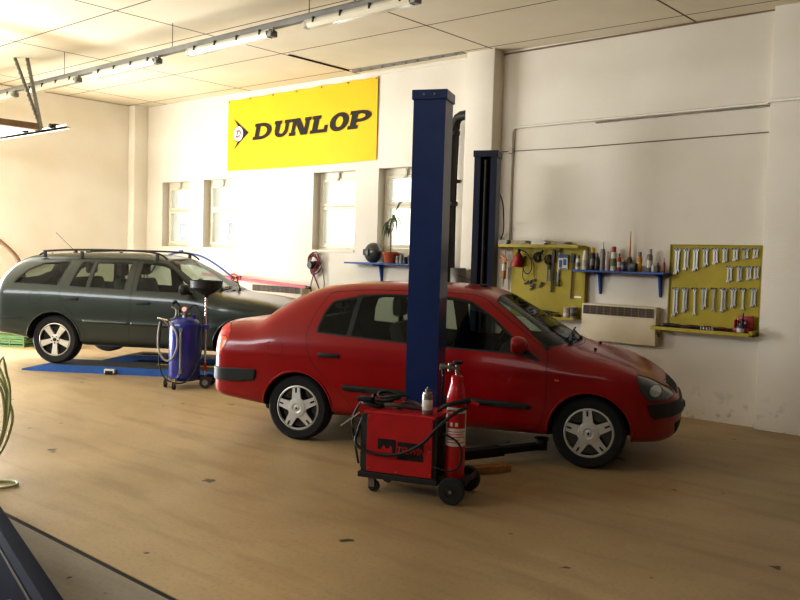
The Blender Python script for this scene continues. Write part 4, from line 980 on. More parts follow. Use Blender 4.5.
for i, (x, h, r, lab) in enumerate(((-7.655, .10, .032, 'steel tin on the blue shelf next to the terracotta pot'), (-7.59, .115, .03, 'second steel tin from the terracotta pot'), (-7.52, .09, .034, 'wide dark tin beside the two steel tins by the plant'), (-7.44, .115, .03, 'dark tin on the blue shelf half hidden by the near post'))):
    can(lab, x, h, r, 'tin', ('b_grey', 'steel') if i < 2 else ('b_black', 'b_blue'), SY, SH, 'tin', 'tins beside the plant')
t = thing('bracket_shelf', 'narrow grey bracket shelf beside the pillar behind the red car roof', 'shelf', (-6.6, WY-.2, 1.26))
b = nb(); box(b, (-.28, -.24, -.02), (.3, -.0, 0)); obj('board', b, M['railgrey'], t)
b = nb(); prism(b, [(0, -.02), (-.18, -.02), (0, -.2)], -.01, .01, 'yz'); obj('bracket', b, M['railgrey'], t)
can('dull grey paint tin with dark lid beside the middle pillar', -6.47, .24, .10, 'tin', ('b_grey', 'b_black'), WY-.33, 1.26, 'tin', 'paint tins by the pillar')
can('lower dark paint tin beside the taller grey tin by the pillar', -6.75, .13, .075, 'tin', ('darksteel', 'b_black'), WY-.31, 1.26, 'tin', 'paint tins by the pillar')

# ------------------------------------------------------------------ tool board with the lamp and cables
t = thing('tool_board', 'yellow tool board with top ledge, red lamp and hanging cables', 'tool board', (0, WY-.003, 0))
X0, X1, Z0, Z1 = -5.86, -4.84, .955, 1.80
b = nb(); box(b, (X0, -.035, Z0), (X1, 0, Z1), .003); obj('panel', b, M['yellow'], t)
b = nb(); box(b, (X1-.03, -.07, Z0), (X1+.012, -.0, Z1), .003); obj('side_flange', b, M['yelled'], t)
b = nb(); box(b, (-6.09, -.20, Z1-.012), (X1-.02, 0, Z1+.012), .003); box(b, (-6.09, -.205, Z1-.02), (X1-.02, -.2, Z1+.015)); obj('top_ledge', b, M['yellow'], t)
b = nb(); box(b, (-5.72, -.20, Z0), (X1-.04, 0, Z0+.014)); box(b, (-5.72, -.205, Z0-.005), (X1-.04, -.198, Z0+.022)); obj('bottom_ledge', b, M['yellow'], t)
b = nb(); box(b, (-4.98, -.038, 1.205), (-4.875, -.034, 1.225)); obj('paper_label', b, M['white'], t)
for x, z in ((-5.75, 1.75), (-5.60, 1.66), (-5.50, 1.73), (-5.34, 1.70), (-5.26, 1.75), (-5.19, 1.77), (-5.01, 1.72), (-5.91, 1.74)):
    b = nb(); cyl(b, (x, -.07, z), (x, -.0, z), .004, n=6); cyl(b, (x, -.07, z), (x, -.073, z+.015), .004, n=6); obj('hook', b, M['steel'], t)
BYF = WY-.055
t = thing('inspection_lamp', 'red cone-shaped lamp shade hanging on the yellow board', 'lamp', (-5.735, BYF-.05, 1.62), 0)
lathe(b := nb(), [(.015, .10), (.03, .09), (.05, .04), (.085, -.06), (.08, -.06), (.045, .035), (.0, .08)], axis=(.25, -.2, 1), n=24); obj('lamp_shade', b, M['b_red'], t, 40)
cyl(b := nb(), (.02, -.018, .08), (.03, -.025, .14), .018, n=12); obj('socket', b, M['black'], t, 40)
tube(b := nb(), [(.03, -.02, .13), (.10, .02, .10), (.17, .03, 0), (.18, .03, -.1), (.13, .03, -.16), (.07, .03, -.12), (.06, .03, -.02), (.10, .03, .06)], .006, 6, 4); tube(b, [(.06, .03, -.1), (.06, .03, -.2), (.10, .03, -.25)], .005, 6, 4); obj('cord', b, M['cable'], t, 60)
tube(b := nb(), [(-5.60, BYF, 1.67), (-5.545, BYF, 1.60), (-5.53, BYF, 1.48), (-5.525, BYF, 1.42)], .004, 6, 4); tag(obj('thin_cable', b, M['cable']), 'thin black cable hanging down beside the red lamp cord', 'cable')
for i, (x, z, lab) in enumerate(((-5.49, 1.675, 'dark tangled cable coil hung nearest the red lamp'), (-5.335, 1.65, 'dark round cable coil hung beside the steel saw'))):
    b = nb()
    for k in range(5): tube(b, [(x+(.055-.005*k)*math.cos(a+k), BYF-.004*k-.004*math.sin(3*a), z-.01+(.06-.004*k)*math.sin(a+k)) for a in [2*PI*j/14 for j in range(14)]], .006, 5, 2, closed=True)
    if i == 0: tube(b, [(x+.05, BYF-.01, z+.03), (x+.085, BYF-.01, z+.07)], .012, 6)
    tag(obj('cable_coil', b, M['cable'], None, 60), lab, 'cable', 'coils on the yellow board')
def flat_tool(name, label, cat, x, ztop, parts, tilt=0., y=BYF, group='hand tools on the yellow board'):
    t = thing(name, label, cat, (x, y, ztop), 0, group); t.rotation_euler = (0, tilt, 0)
    for nm, m_, boxes in parts:
        b = nb()
        for bx_ in boxes: box(b, *bx_, .0015)
        obj(nm, b, M[m_], t)
    return t
flat_tool('hand_saw', 'long dark saw hanging blade down in the middle of the board', 'saw', -5.265, 1.745, [('handle', 'b_brown', [((-.02, -.012, -.14), (.02, .012, 0))]), ('blade', 'darksteel', [((-.014, -.003, -.49), (.014, .003, -.14))])], .03)
flat_tool('steel_rule', 'bright steel rule hanging beside the dark saw', 'ruler', -5.19, 1.775, [('blade', 'steel', [((-.011, -.002, -.40), (.011, .002, 0))]), ('end_clip', 'darksteel', [((-.013, -.006, -.05), (.013, .004, -.02))])], .03)
flat_tool('pliers', 'pliers with pale handles hanging below the round cable coil', 'pliers', -5.325, 1.58, [('jaw', 'darksteel', [((-.018, -.006, -.06), (.018, .006, 0))]), ('handle', 'b_grey', [((-.026, -.006, -.2), (-.010, .006, -.055))]), ('handle', 'b_grey', [((.010, -.006, -.2), (.026, .006, -.055))])])
flat_tool('clamp', 'dark curved clamp hanging low beside the saw blade', 'clamp', -5.215, 1.50, [('frame', 'darksteel', [((-.012, -.006, -.16), (.0, .006, 0)), ((-.012, -.006, -.17), (.045, .006, -.155)), ((.035, -.006, -.17), (.045, .006, -.1))])])
flat_tool('parts_packet', 'blue and white packet hanging on the yellow board', 'packet', -5.13, 1.70, [('packet', 'b_white', [((-.062, -.012, -.17), (.062, .006, 0))]), ('header_card', 'b_blue', [((-.064, -.014, -.035), (.064, -.012, .004))]), ('print', 'b_blue', [((-.05, -.0135, -.15), (-.01, -.012, -.06)), ((.005, -.0135, -.12), (.045, -.012, -.05)), ((-.04, -.0135, -.165), (.05, -.012, -.155))])])
flat_tool('long_scraper', 'long thin scraper hanging near the end of the yellow board', 'scraper', -5.005, 1.71, [('handle', 'b_black', [((-.022, -.012, -.10), (.022, .012, 0))]), ('shaft', 'b_brown', [((-.009, -.006, -.52), (.009, .006, -.10))])], .02)
for i, (x, z, tl, nm) in enumerate(((-5.60, 1.375, 1.0, 'lowest on the slant'), (-5.55, 1.385, .9, 'second up the slant'), (-5.51, 1.40, 1.1, 'topmost of the slanting set'), (-5.52, 1.345, 1.0, 'just under the topmost one'), (-5.41, 1.365, .6, 'beside the pliers'), (-5.53, 1.31, .9, 'at the bottom'))):
    flat_tool('hex_key', 'small black key tool clipped to the board, %s' % nm, 'key tool', x, z, [('key', 'b_black', [((-.009, -.006, -.07), (.009, .006, 0)), ((-.009, -.006, -.012), (.022, .006, 0))])], tl)
# sealant gun at the board's left edge
t = thing('sealant_gun', 'sealant gun with orange handle and yellow cartridge hanging at the board edge', 'sealant gun', (-5.93, WY-.10, 1.60), 0); t.rotation_euler = (0, .04, 0)
cyl(b := nb(), (0, 0, -.21), (0, 0, 0), .027, n=16); obj('cartridge', b, M['b_orange'], t, 40)
cyl(b := nb(), (0, 0, -.11), (0, 0, -.03), .0275, n=16); obj('label_band', b, M['b_white'], t, 40)
cyl(b := nb(), (0, 0, -.21), (0, 0, -.31), .010, .003, n=10); obj('nozzle', b, M['b_grey'], t, 40)
b = nb(); bar(b, (0, 0, 0), (0, 0, .14), .012, .012); bar(b, (-.07, 0, .09), (.03, 0, .02), .02, .018); bar(b, (-.075, 0, .03), (.0, 0, .035), .014, .016); obj('trigger_handle', b, M['b_orange'], t)
b = nb(); tube(b, [(-5.895, WY-.06, 1.53), (-5.89, WY-.06, 1.4), (-5.885, WY-.06, 1.25)], .010, 6); tag(obj('wire_brush', b, M['b_white'], None, 60), 'thin pale rod hanging beside the sealant gun', 'rod')
for i, (x, w_, h_, m_, lab) in enumerate(((-5.93, .18, .055, 'b_grey', 'crumpled grey bag lying at the end of the top ledge'), (-5.68, .22, .05, 'skin', 'folded papers on the top ledge above the red lamp'), (-5.41, .23, .06, 'paper', 'pale papers stacked mid-way along the top ledge'), (-5.14, .2, .04, 'skin', 'thin papers near the far end of the top ledge'))):
    b = nb()
    for k in range(3): box(b, (-w_/2+random.uniform(-.02, .02), -.08, k*h_/3), (w_/2+random.uniform(-.03, .03), .08, (k+.9)*h_/3), .002, Matrix.Rotation(random.uniform(-.1, .1), 3, 'Z'))
    o = obj('paper_stack', b, M[m_]); o.location = (x, WY-.1, Z1+.013); tag(o, lab, 'papers', 'papers on the top ledge')
for i, (x, h, r, lab) in enumerate(((-5.02, .115, .042, 'pale tin on the bottom ledge beside the heap of black tools'), (-4.93, .13, .045, 'grey tin at the end of the bottom ledge by the heater'))):
    can(lab, x, h, r, 'tin', ('b_pink', 'b_white', 'b_white') if i == 0 else ('b_grey', 'b_white', 'b_brown'), WY-.12, Z0+.015, 'tin', 'tins on the bottom ledge')
for i in range(7):
    x = -5.55+i*.068; L_ = (.16, .2, .13, .22, .15, .19, .12)[i]; an = (.1, -.2, .15, .3, -.12, .05, -.3)[i]
    b = nb(); cyl(b, (-L_/2, 0, 0), (0, 0, 0), .016, n=10); cyl(b, (0, 0, 0), (L_/2, 0, 0), .006, n=8)
    o = obj('black_tool', b, M['b_black'], None, 40); o.location = (x, WY-.08-.03*(i % 3), Z0+.032+.034*(i % 2)); o.rotation_euler.z = an
    tag(o, 'black handled tool in the heap on the bottom ledge of the board', 'tool', 'black tools heaped on the bottom ledge')

# ------------------------------------------------------------------ spanner board
t = thing('spanner_board', 'yellow perforated board hung with rows of steel spanners', 'tool board', (0, WY-.003, 0))
X0, X1, Z0, Z1 = -3.84, -2.872, .975, 1.84; BF = -.03
b = nb(); box(b, (X0, BF, Z0), (X1, 0, Z1), .003); obj('panel', b, M['yellow'], t)
b = nb(); box(b, (X0, BF-.012, Z0), (X0+.012, BF, Z1)); box(b, (X1-.012, BF-.012, Z0), (X1, BF, Z1)); box(b, (X0, BF-.012, Z1-.012), (X1, BF, Z1)); obj('folded_edge', b, M['yelled'], t)
b = nb()
for k in range(34):
    z = Z0+.02+k*.0248
    for x in (X0+.022, X1-.022): b.faces.new([b.verts.new((x+dx, BF-.001, z+dz)) for dx, dz in ((-.003, -.005), (.003, -.005), (.003, .005), (-.003, .005))])
obj('perforation', b, M['grill'], t, recalc=False)['kind'] = 'stuff'
b = nb(); box(b, (-3.93, -.24, .935), (X1, 0, .948)); box(b, (-3.93, -.245, .93), (X1-.03, -.235, .965)); box(b, (-3.93, -.24, .93), (-3.92, 0, .965)); box(b, (X1-.035, -.24, .93), (X1, 0, .985)); obj('tray', b, M['yellow'], t)
r1 = [(-3.765, 1.785, 1.50), (-3.665, 1.785, 1.55), (-3.565, 1.787, 1.54), (-3.463, 1.79, 1.59), (-3.36, 1.79, 1.62), (-3.26, 1.792, 1.64), (-3.155, 1.792, 1.66), (-3.052, 1.793, 1.68), (-2.955, 1.795, 1.69)]
r2_ = [(-3.205, 1.61, 1.44), (-3.105, 1.61, 1.45), (-3.012, 1.612, 1.47), (-2.94, 1.612, 1.48)]
r3 = [(-3.765, 1.365, 1.05), (-3.66, 1.368, 1.10), (-3.56, 1.37, 1.08), (-3.455, 1.375, 1.15), (-3.355, 1.38, 1.13), (-3.255, 1.385, 1.13), (-3.155, 1.388, 1.18), (-3.06, 1.39, 1.17), (-2.955, 1.395, 1.20)]
num = ['first', 'second', 'third', 'fourth', 'fifth', 'sixth', 'seventh', 'eighth', 'ninth']
def spanner(L_):
    b = nb(); r_ = .010+.032*L_; hw = .005+.014*L_; zt = -r_; zb = -L_+r_
    # ring end
    n = 14; ri = r_*.55
    for (ra, rb, ya, yb) in ((ri, r_, -.004, -.004), (r_, r_, -.004, .004), (r_, ri, .004, .004), (ri, ri, .004, -.004)):
        A = [b.verts.new((ra*math.cos(2*PI*i/n), ya, zt+ra*math.sin(2*PI*i/n))) for i in range(n)]; D = [b.verts.new((rb*math.cos(2*PI*i/n), yb, zt+rb*math.sin(2*PI*i/n))) for i in range(n)]; bridge(b, A, D)
    box(b, (-hw, -.0032, zb+r_*.8), (hw, .0032, zt-r_*.9))
    jaw = [(r_*math.cos(a), zb+r_*math.sin(a)) for a in [R(-60)+R(300)*k/16 for k in range(17)]] + [(-r_*.42, zb-r_*.75), (-r_*.36, zb+r_*.1), (r_*.1, zb+r_*.25), (r_*.42, zb+r_*.0)]
    prism(b, jaw, -.0042, .0042, 'xz'); return b
cache = {}
def hang(rows, rowname, singles=()):
    for i, (x, zt, zb) in enumerate(rows):
        b = nb(); cyl(b, (x-.016, BF, zt+.006), (x-.016, BF-.035, zt+.006), .004, n=6); cyl(b, (x+.016, BF, zt+.006), (x+.016, BF-.035, zt+.006), .004, n=6); box(b, (x-.026, BF-.012, zt-.002), (x+.026, BF, zt+.016)); obj('hook', b, M['black'], t)
        one = i in singles
        for s_ in ((0,) if one else (-1, 1)):
            L_ = (zt-zb)*(1. if s_ <= 0 else .9)
            key = round(L_, 3)
            if key in cache: o = cache[key].copy(); C.objects.link(o)
            else: o = cache[key] = obj('spanner', spanner(L_), M['spanner'] if (i*7+s_) % 4 else M['steel'], None, 35)
            o.location = (x+.012+s_*.0145, WY+BF-.02-.0*s_, zt+.012); o.rotation_euler = (0, random.uniform(-.03, .02), 0)
            w_ = 'single steel spanner' if one else ('longer steel spanner of the pair' if s_ < 0 else 'shorter steel spanner of the pair')
            tag(o, '%s on the %s hook of the %s spanner row' % (w_, num[i], rowname), 'spanner', 'spanners on the %s row' % rowname)
hang(r1, 'top'); hang(r2_, 'short middle'); hang(r3, 'bottom', (2, 4, 7))
b = nb(); box(b, (-3.91, -.232, .948), (X1-.04, -.045, .966), .003); obj('tray_liner', b, M['black'], t)
TZ = .967
for i, (x, y, L_, m_, an, lab) in enumerate((( -3.70, .10, .30, 'b_black', .05, 'long black file at the open end of the spanner board tray'), (-3.62, .17, .26, 'darksteel', -.05, 'dark steel bar along the front of the tray'), (-3.50, .09, .20, 'b_red', .1, 'red handled screwdriver nearest the long black file'), (-3.42, .15, .24, 'b_black', -.1, 'black handled screwdriver in the middle of the tray'), (-3.34, .08, .18, 'b_red', -.2, 'red handled screwdriver behind the grey sockets'), (-3.27, .18, .2, 'darksteel', .15, 'dark drift lying along the front lip of the tray'), (-3.17, .10, .2, 'b_red', .05, 'red handled screwdriver next to the red case'))):
    b = nb(); lathe(b, [(.008, -L_*.5), (.015, -L_*.48), (.016, -L_*.12), (.009, -L_*.05)], axis=(1, 0, 0), n=12); hd = thing('screwdriver' if 'driver' in lab else 'steel_tool', lab, 'tool', (x, WY-y, TZ+.017), an, 'tools lying in the board tray')
    obj('handle', b, M[m_], hd, 40); b = nb(); cyl(b, (-L_*.05, 0, 0), (L_*.5, 0, 0), .006, n=8); obj('shaft', b, M['darksteel'], hd, 40)
for i in range(5):
    lathe(b := nb(), [(.008, 0), (.012, 0), (.012, .026), (.008, .026), (.006, .01)], n=12); o = obj('socket', b, M['steel'], None, 40); o.location = (-3.40+.03*i, WY-.2, TZ); tag(o, 'small steel socket standing in the tray of the spanner board', 'socket', 'sockets standing in the tray')
t = thing('red_case', 'red plastic case standing open in the tray corner', 'case', (-3.005, WY-.12, TZ), 0)
b = nb(); box(b, (-.07, .03, 0), (.085, .05, .16), .004); obj('case_lid', b, M['b_red'], t, 40)
b = nb(); box(b, (-.08, -.06, 0), (.075, .03, .04), .004); box(b, (-.085, -.03, 0), (-.07, .03, .12), .004); obj('case_tray', b, M['b_red'], t, 40)
t = thing('hand_drill', 'dark metal hand tool leaning upright in the red case', 'tool', (-3.01, WY-.14, TZ+.042))
b = nb(); cyl(b, (0, 0, 0), (.005, .0, .09), .02, n=12); cyl(b, (.005, 0, .09), (.008, 0, .15), .010, .006, n=10); obj('body', b, M['darksteel'], t, 40)
b = nb(); bar(b, (-.03, 0, .03), (.04, 0, .055), .015, .015); obj('handle', b, M['steel'], t)
lathe(b := nb(), [(.028, 0), (.036, .001), (.037, .06), (.034, .06), (.03, .006)], n=18); t = thing('cup', 'small white cup with a blue rim at the tray front', 'cup', (-3.0, WY-.192-.012, TZ)); obj('cup_body', b, M['b_white'], t, 40)
lathe(b := nb(), [(.0372, .042), (.0385, .043), (.0385, .06), (.0372, .062)], n=18); obj('rim_band', b, M['b_blue'], t, 40)

# ------------------------------------------------------------------ oil drainer
DR = V2(10.0, -2.545); DR.z = 0
t = thing('oil_drainer', 'blue oil drainer tank on wheels with a black funnel on a pole', 'oil drainer', DR, yaw0 := R(41.5))
r_ = .185
lathe(b := nb(), [(.10, .075), (.15, .085), (r_-.01, .11), (r_, .13), (r_, .74), (r_-.012, .78), (.13, .815), (.05, .83)], n=40); obj('tank', b, M['drumblue'], t, 35)
b = nb(); cyl(b, (0, -r_-.002, .20), (0, -r_-.002, .70), .013, n=10); ga = obj('level_gauge', b, M['greyhose'], t, 40)
b = nb(); box(b, (-.02, -r_-.018, .68), (.02, -r_+.01, .72)); obj('gauge_end', b, M['steel'], ga)
b = nb(); box(b, (-.02, -r_-.018, .18), (.02, -r_+.01, .22)); obj('gauge_end', b, M['steel'], ga)
b = nb(); cyl(b, (0, 0, .82), (0, 0, .90), .03, n=14); cyl(b, (-.06, 0, .87), (.06, 0, .87), .014, n=10); obj('manifold', b, M['steel'], t, 40)
b = nb(); cyl(b, (.0, -.055, .93), (.0, -.025, .93), .036, n=18); g2 = obj('pressure_gauge', b, M['lamp_red'], t, 40)
b = nb(); cyl(b, (.0, -.058, .93), (.0, -.055, .93), .028, n=18); obj('dial', b, M['white'], g2)
b = nb(); cyl(b, (-.07, 0, .85), (-.07, 0, .92), .016, n=10); cyl(b, (-.03, .03, .9), (-.12, .02, 1.02), .012, n=8); cyl(b, (-.12, .02, 1.02), (-.16, .02, .99), .02, n=10); obj('valve', b, M['darksteel'], t, 40)
b = nb(); cyl(b, (.10, 0, .81), (.10, 0, .87), .028, n=12); obj('filler_cap', b, M['drumblue'], t, 40)
b = nb(); cyl(b, (.245, .0, .12), (.245, 0, 1.10), .013, n=12); obj('pole', b, M['chrome'], t, 60)
b = nb(); box(b, (.17, -.03, .70), (.275, .03, .75), .006); obj('pole_clamp', b, M['drumblue'], t)
b = nb(); cyl(b, (.245, 0, .20), (.245, 0, .30), .019, n=12); obj('pole_sleeve', b, M['b_red'], t, 40)
b = nb(); bar(b, (.15, 0, .13), (.26, 0, .13), .04, .03); obj('pole_foot', b, M['black'], t)
lathe(b := nb(), [(.02, 1.07), (.03, 1.10), (.07, 1.12), (.165, 1.175), (.185, 1.19), (.19, 1.275), (.18, 1.275), (.172, 1.195), (.06, 1.135), (.0, 1.13)], (.245, 0, 0), n=36); obj('funnel', b, M['black'], t, 35)
b = nb(); tube(b, [(-.16, -.10, .72), (-.22, -.12, .80), (-.29, -.13, .825), (-.17, -.14, .80)], .011, 8, 3); obj('handle', b, M['chrome'], t, 60)
b = nb(); tube(b, [(-.16, -.12, .80), (-.05, -.2, .66), (-.035, -.21, .5), (-.09, -.22, .36), (-.18, -.2, .34), (-.26, -.17, .45), (-.275, -.15, .62), (-.26, -.13, .78)], .013, 8, 5); tube(b, [(-.17, -.05, .80), (-.11, -.03, .83), (-.10, -.02, .92), (-.16, -.02, .955)], .013, 8, 4); obj('suction_hose', b, M['greyhose'], t, 60)
b = nb(); tube(b, [(-.24, -.13, .78), (-.265, -.15, .5), (-.24, -.17, .22), (-.14, -.2, .1), (.02, -.22, .075), (.13, -.18, .15), (.20, -.10, .35), (.225, -.05, .6), (.2, -.02, .85), (.12, 0, .98), (.04, 0, .93)], .009, 8, 5); obj('drain_hose', b, M['cable'], t, 60)
for (x, y, rr) in ((-.205, -.06, .045), (-.06, -.235, .045)):
    b = nb(); cyl(b, (x-.015, y, rr), (x+.015, y, rr), rr, n=18); ct = obj('caster', b, M['cable'], t, 40)
    b = nb(); box(b, (x-.022, y-.02, rr), (x-.016, y+.02, .13)); box(b, (x+.016, y-.02, rr), (x+.022, y+.02, .13)); box(b, (x-.022, y-.02, .11), (x+.022, y+.02, .13)); bar(b, (x, y, .125), (x*.6, y*.6, .125), .04, .012); obj('fork', b, M['chrome'], ct)
for y in (-.08, .16):
    b = nb(); lathe(b, [(.03, -.018), (.066, -.018), (.07, -.01), (.07, .01), (.066, .018), (.03, .018)], (.27, y, .07), (0, 1, 0), 24); wh = obj('wheel', b, M['cable'], t, 40)
    b = nb(); cyl(b, (.27, y-.02, .07), (.27, y+.02, .07), .034, n=18); obj('wheel_hub', b, M['steel'], wh, 40)
b = nb(); cyl(b, (.27, -.08, .07), (.27, .16, .07), .01); bar(b, (.1, .04, .10), (.27, .04, .08), .05, .02); obj('axle', b, M['black'], t, 40)

# ------------------------------------------------------------------ welder and gas cylinder
CY = R(20.5); CO = Vector((-3.355, 4.372, 0))
t = thing('welding_machine', 'red and black welding machine on wheels in front of the tall blue post', 'welder', CO, CY)
x0, x1, y0, y1, z0, z1 = -.665, -.115, .0, .36, .105, .565
b = nb(); box(b, (x0, y0+.004, z0+.03), (x1, y1, z1-.02), .006); obj('chassis', b, M['black'], t, 40)
b = nb(); box(b, (x0+.045, y0-.006, z0+.045), (x1-.03, y0+.006, z1-.012), .003); obj('side_panel', b, M['welder'], t)
b = nb(); box(b, (x0+.02, y0-.008, z1-.02), (x1-.01, y1, z1), .004); obj('top_cover', b, M['welder'], t)
b = nb(); box(b, (x0-.015, y0-.012, z0), (x1+.01, y1+.01, z0+.04), .005); obj('base_frame', b, M['black'], t)
b = nb(); box(b, (x0-.012, y0+.02, z0+.06), (x0+.002, y1-.02, z1-.05), .004); obj('front_panel', b, M['black'], t)
for zz in (.45, .34): b = nb(); cyl(b, (x0-.03, .12, zz), (x0-.01, .12, zz), .025, n=14); obj('control_knob', b, M['seam'], t, 40)
for (xx, zz) in ((x0+.06, z1-.03), (x1-.045, z1-.03), (x0+.06, z0+.07), (x1-.045, z0+.07), (x1-.05, .33), (-.40, z0+.06)):
    b = nb(); cyl(b, (xx, y0-.005, zz), (xx, y0-.009, zz), .006, n=8); obj('screw', b, M['steel'], t)
b = nb(); box(b, (-.392, y0-.0085, .255), (-.205, y0-.006, .375)); lp = obj('logo_plate', b, M['seam'], t)
b = nb(); box(b, (-.535, y0-.0085, .268), (-.405, y0-.006, .385))
le = obj('logo_emblem', b, M['seam'], t)
b = nb(); b.faces.new([b.verts.new((px, y0-.0095, pz)) for px, pz in [(-.535, .268), (-.405, .268), (-.43, .30), (-.43, .335), (-.445, .345), (-.45, .325), (-.475, .32), (-.49, .345), (-.50, .33), (-.515, .31), (-.535, .315)]]); obj('emblem_figure', b, M['welder'], le, recalc=False)
b = text_bm('TELWIN', .063, .0016, .25)
for v in b.verts: v.co = Vector((v.co.x*.88-.298, y0-.0097, v.co.y+.318))
obj('lettering', b, M['welder'], lp, recalc=False)
for y in (0.0, y1):
    b = nb(); lathe(b, [(.04, -.022), (.084, -.022), (.09, -.012), (.09, .012), (.084, .022), (.04, .022), (.04, .016), (.02, .016)], (0, y-.0 if y else -.02, .09), (0, -1, 0), 32); wh = obj('wheel', b, M['cable'], t, 40)
    yy = y if y else -.02
    b = nb(); cyl(b, (0, yy-.026, .09), (0, yy+.02, .09), .016, n=14); lathe(b, [(.06, .0165), (.02, .020)], (0, yy, .09), (0, -1, 0), 24); obj('wheel_hub', b, M['darksteel'], wh, 40)
    b = nb(); cyl(b, (0, yy-.03, .09), (0, yy-.025, .09), .012, n=12); obj('hub_nut', b, M['steel'], wh, 40)
b = nb(); cyl(b, (0, -.01, .09), (0, y1, .09), .012); obj('axle', b, M['darksteel'], t, 40)
b = nb(); box(b, (x1-.01, .04, .118), (.075, .32, .13), .003); box(b, (.065, .04, .118), (.075, .32, .16)); box(b, (x1, .035, .118), (.075, .042, .165)); obj('cylinder_tray', b, M['darksteel'], t)
b = nb(); box(b, (x1-.005, .02, .44), (x1+.018, .12, .53), .004); obj('cylinder_bracket', b, M['black'], t)
for y in (.05, y1-.05):
    b = nb(); cyl(b, (x0+.085, y-.012, .04), (x0+.085, y+.012, .04), .04, n=20); ct = obj('caster', b, M['cable'], t, 40)
    b = nb(); box(b, (x0+.05, y-.022, .035), (x0+.095, y-.015, .105)); box(b, (x0+.05, y+.015, .035), (x0+.095, y+.022, .105)); box(b, (x0+.045, y-.025, .096), (x0+.10, y+.025, .106)); obj('fork', b, M['steel'], ct)
b = nb(); tube(b, [(x0+.0, .05, .53), (x0-.03, .02, .42), (x0-.02, -.03, .33), (x0+.12, -.035, .285), (x0+.30, -.035, .30), (x0+.46, -.04, .39), (x0+.56, -.045, .50), (x0+.66, .02, .60), (.08, .05, .645)], .011, 8, 6); obj('torch_cable', b, M['cable'], t, 60)
b = nb(); tube(b, [(-.16, .18, .585), (-.135, .08, .60), (-.06, -.01, .65), (.03, .01, .68), (.10, .03, .695)], lambda u: .012+.006*u, 8, 5); obj('welding_torch', b, M['seam'], t, 60)
b = nb(); cyl(b, (.085, .03, .69), (.15, .04, .665), .016, .012, n=12); obj('torch_handle', b, M['welder'], t, 40)
b = nb(); tube(b, [(x1+.02, .03, .46), (.02, .0, .42), (.06, -.01, .35), (.045, -.01, .26), (-.02, -.015, .22), (x1-.02, -.01, .235)], .007, 6, 6); obj('mains_lead', b, M['cable'], t, 60)
# cable bundle and clamp heaped on top
t = thing('cable_bundle', 'heap of dark welding cables and an earth clamp on the welder top', 'cables', CO, CY)
b = nb()
for k in range(4):
    cx_, cy_ = x0+.04+.035*k, .12+.03*k; tube(b, [(cx_+(.085+.008*k)*math.cos(a), cy_+(.07)*math.sin(a), z1+.030+.018*k+.012*math.sin(2*a+k)) for a in [2*PI*j/14 for j in range(14)]], .011, 6, 2, closed=True)
obj('cable_loop', b, M['cable'], t, 60)
b = nb(); tube(b, [(x0+.12, .1, z1+.03), (x0+.22, .06, z1+.045), (x0+.32, .1, z1+.03), (x0+.40, .16, z1+.02)], .014, 8, 4); tube(b, [(x0+.2, .16, z1+.03), (x0+.3, .2, z1+.05), (x0+.42, .15, z1+.025)], .012, 8, 4); tube(b, [(x0+.22, .05, z1+.02), (x0+.32, .12, z1+.035), (x0+.38, .2, z1+.02)], .008, 6, 4); obj('cable_run', b, M['box_dark'], t, 60)
b = nb(); box(b, (x0-.06, .03, z1+.05), (x0+.06, .10, z1+.085), .014); obj('torch_grip', b, M['seam'], t, 40)
b = nb(); bar(b, (x0+.0, -.03, z1-.01), (x0-.13, -.05, z1-.11), .008, .012); ck = obj('clamp_jaw', b, M['b_pink'], t)
b = nb(); bar(b, (x0-.01, -.02, z1+.01), (x0-.07, -.04, z1-.16), .008, .014); obj('clamp_handle', b, M['box_dark'], t)
b = nb(); tube(b, [(x0-.02, .02, z1+.05), (x0-.07, .0, z1-.08), (x0-.05, .02, z1-.25), (x0-.03, .04, z1-.38)], .009, 6, 4); obj('lead', b, M['cable'], t, 60)
# spray can on the welder
p = CO + Vector((math.cos(CY)*-.215-math.sin(CY)*.075, math.sin(CY)*-.215+math.cos(CY)*.075, z1+.002))
t = thing('spray_can', 'silver spray can standing on the welder top beside the gas cylinder', 'spray can', p)
lathe(b := nb(), [(.034, 0), (.036, .006), (.036, .135), (.03, .15), (.018, .155)], n=20); obj('can_body', b, M['steel'], t, 40)
lathe(b := nb(), [(.018, .15), (.017, .17), (.009, .172), (.009, .185)], n=14); obj('nozzle', b, M['b_grey'], t, 40)
lathe(b := nb(), [(.0362, .03), (.0366, .031), (.0366, .10), (.0362, .101)], n=20); obj('label_band', b, M['paper'], t, 40)
# gas cylinder
p = CO + Vector((math.cos(CY)*-.025-math.sin(CY)*.12, math.sin(CY)*-.025+math.cos(CY)*.12, .131))
t = thing('gas_cylinder', 'red gas cylinder with white label standing on the welder tray', 'gas cylinder', p, R(41.5))
cr = .068
lathe(b := nb(), [(.05, 0), (cr-.004, .004), (cr, .02), (cr, .55), (cr-.006, .585), (.05, .63), (.042, .66), (.042, .70), (.03, .71)], n=32); obj('cylinder_body', b, M['gasred'], t, 35)
def patch(z0_, z1_, a0, a1, rr, m_, nm, par):
    b = nb(); n = 16; A = [b.verts.new((rr*math.cos(a0+(a1-a0)*k/n), rr*math.sin(a0+(a1-a0)*k/n), z0_)) for k in range(n+1)]; D = [b.verts.new((rr*math.cos(a0+(a1-a0)*k/n), rr*math.sin(a0+(a1-a0)*k/n), z1_)) for k in range(n+1)]
    for k in range(n): b.faces.new((A[k], A[k+1], D[k+1], D[k]))
    return obj(nm, b, m_, par, recalc=False)
A0, A1 = R(195), R(345)
pl = patch(.24, .50, A0, A1, cr+.0008, M['paper'], 'paper_label', t)
patch(.36, .46, R(212), R(328), cr+.0014, M['gasred'], 'red_block', pl)
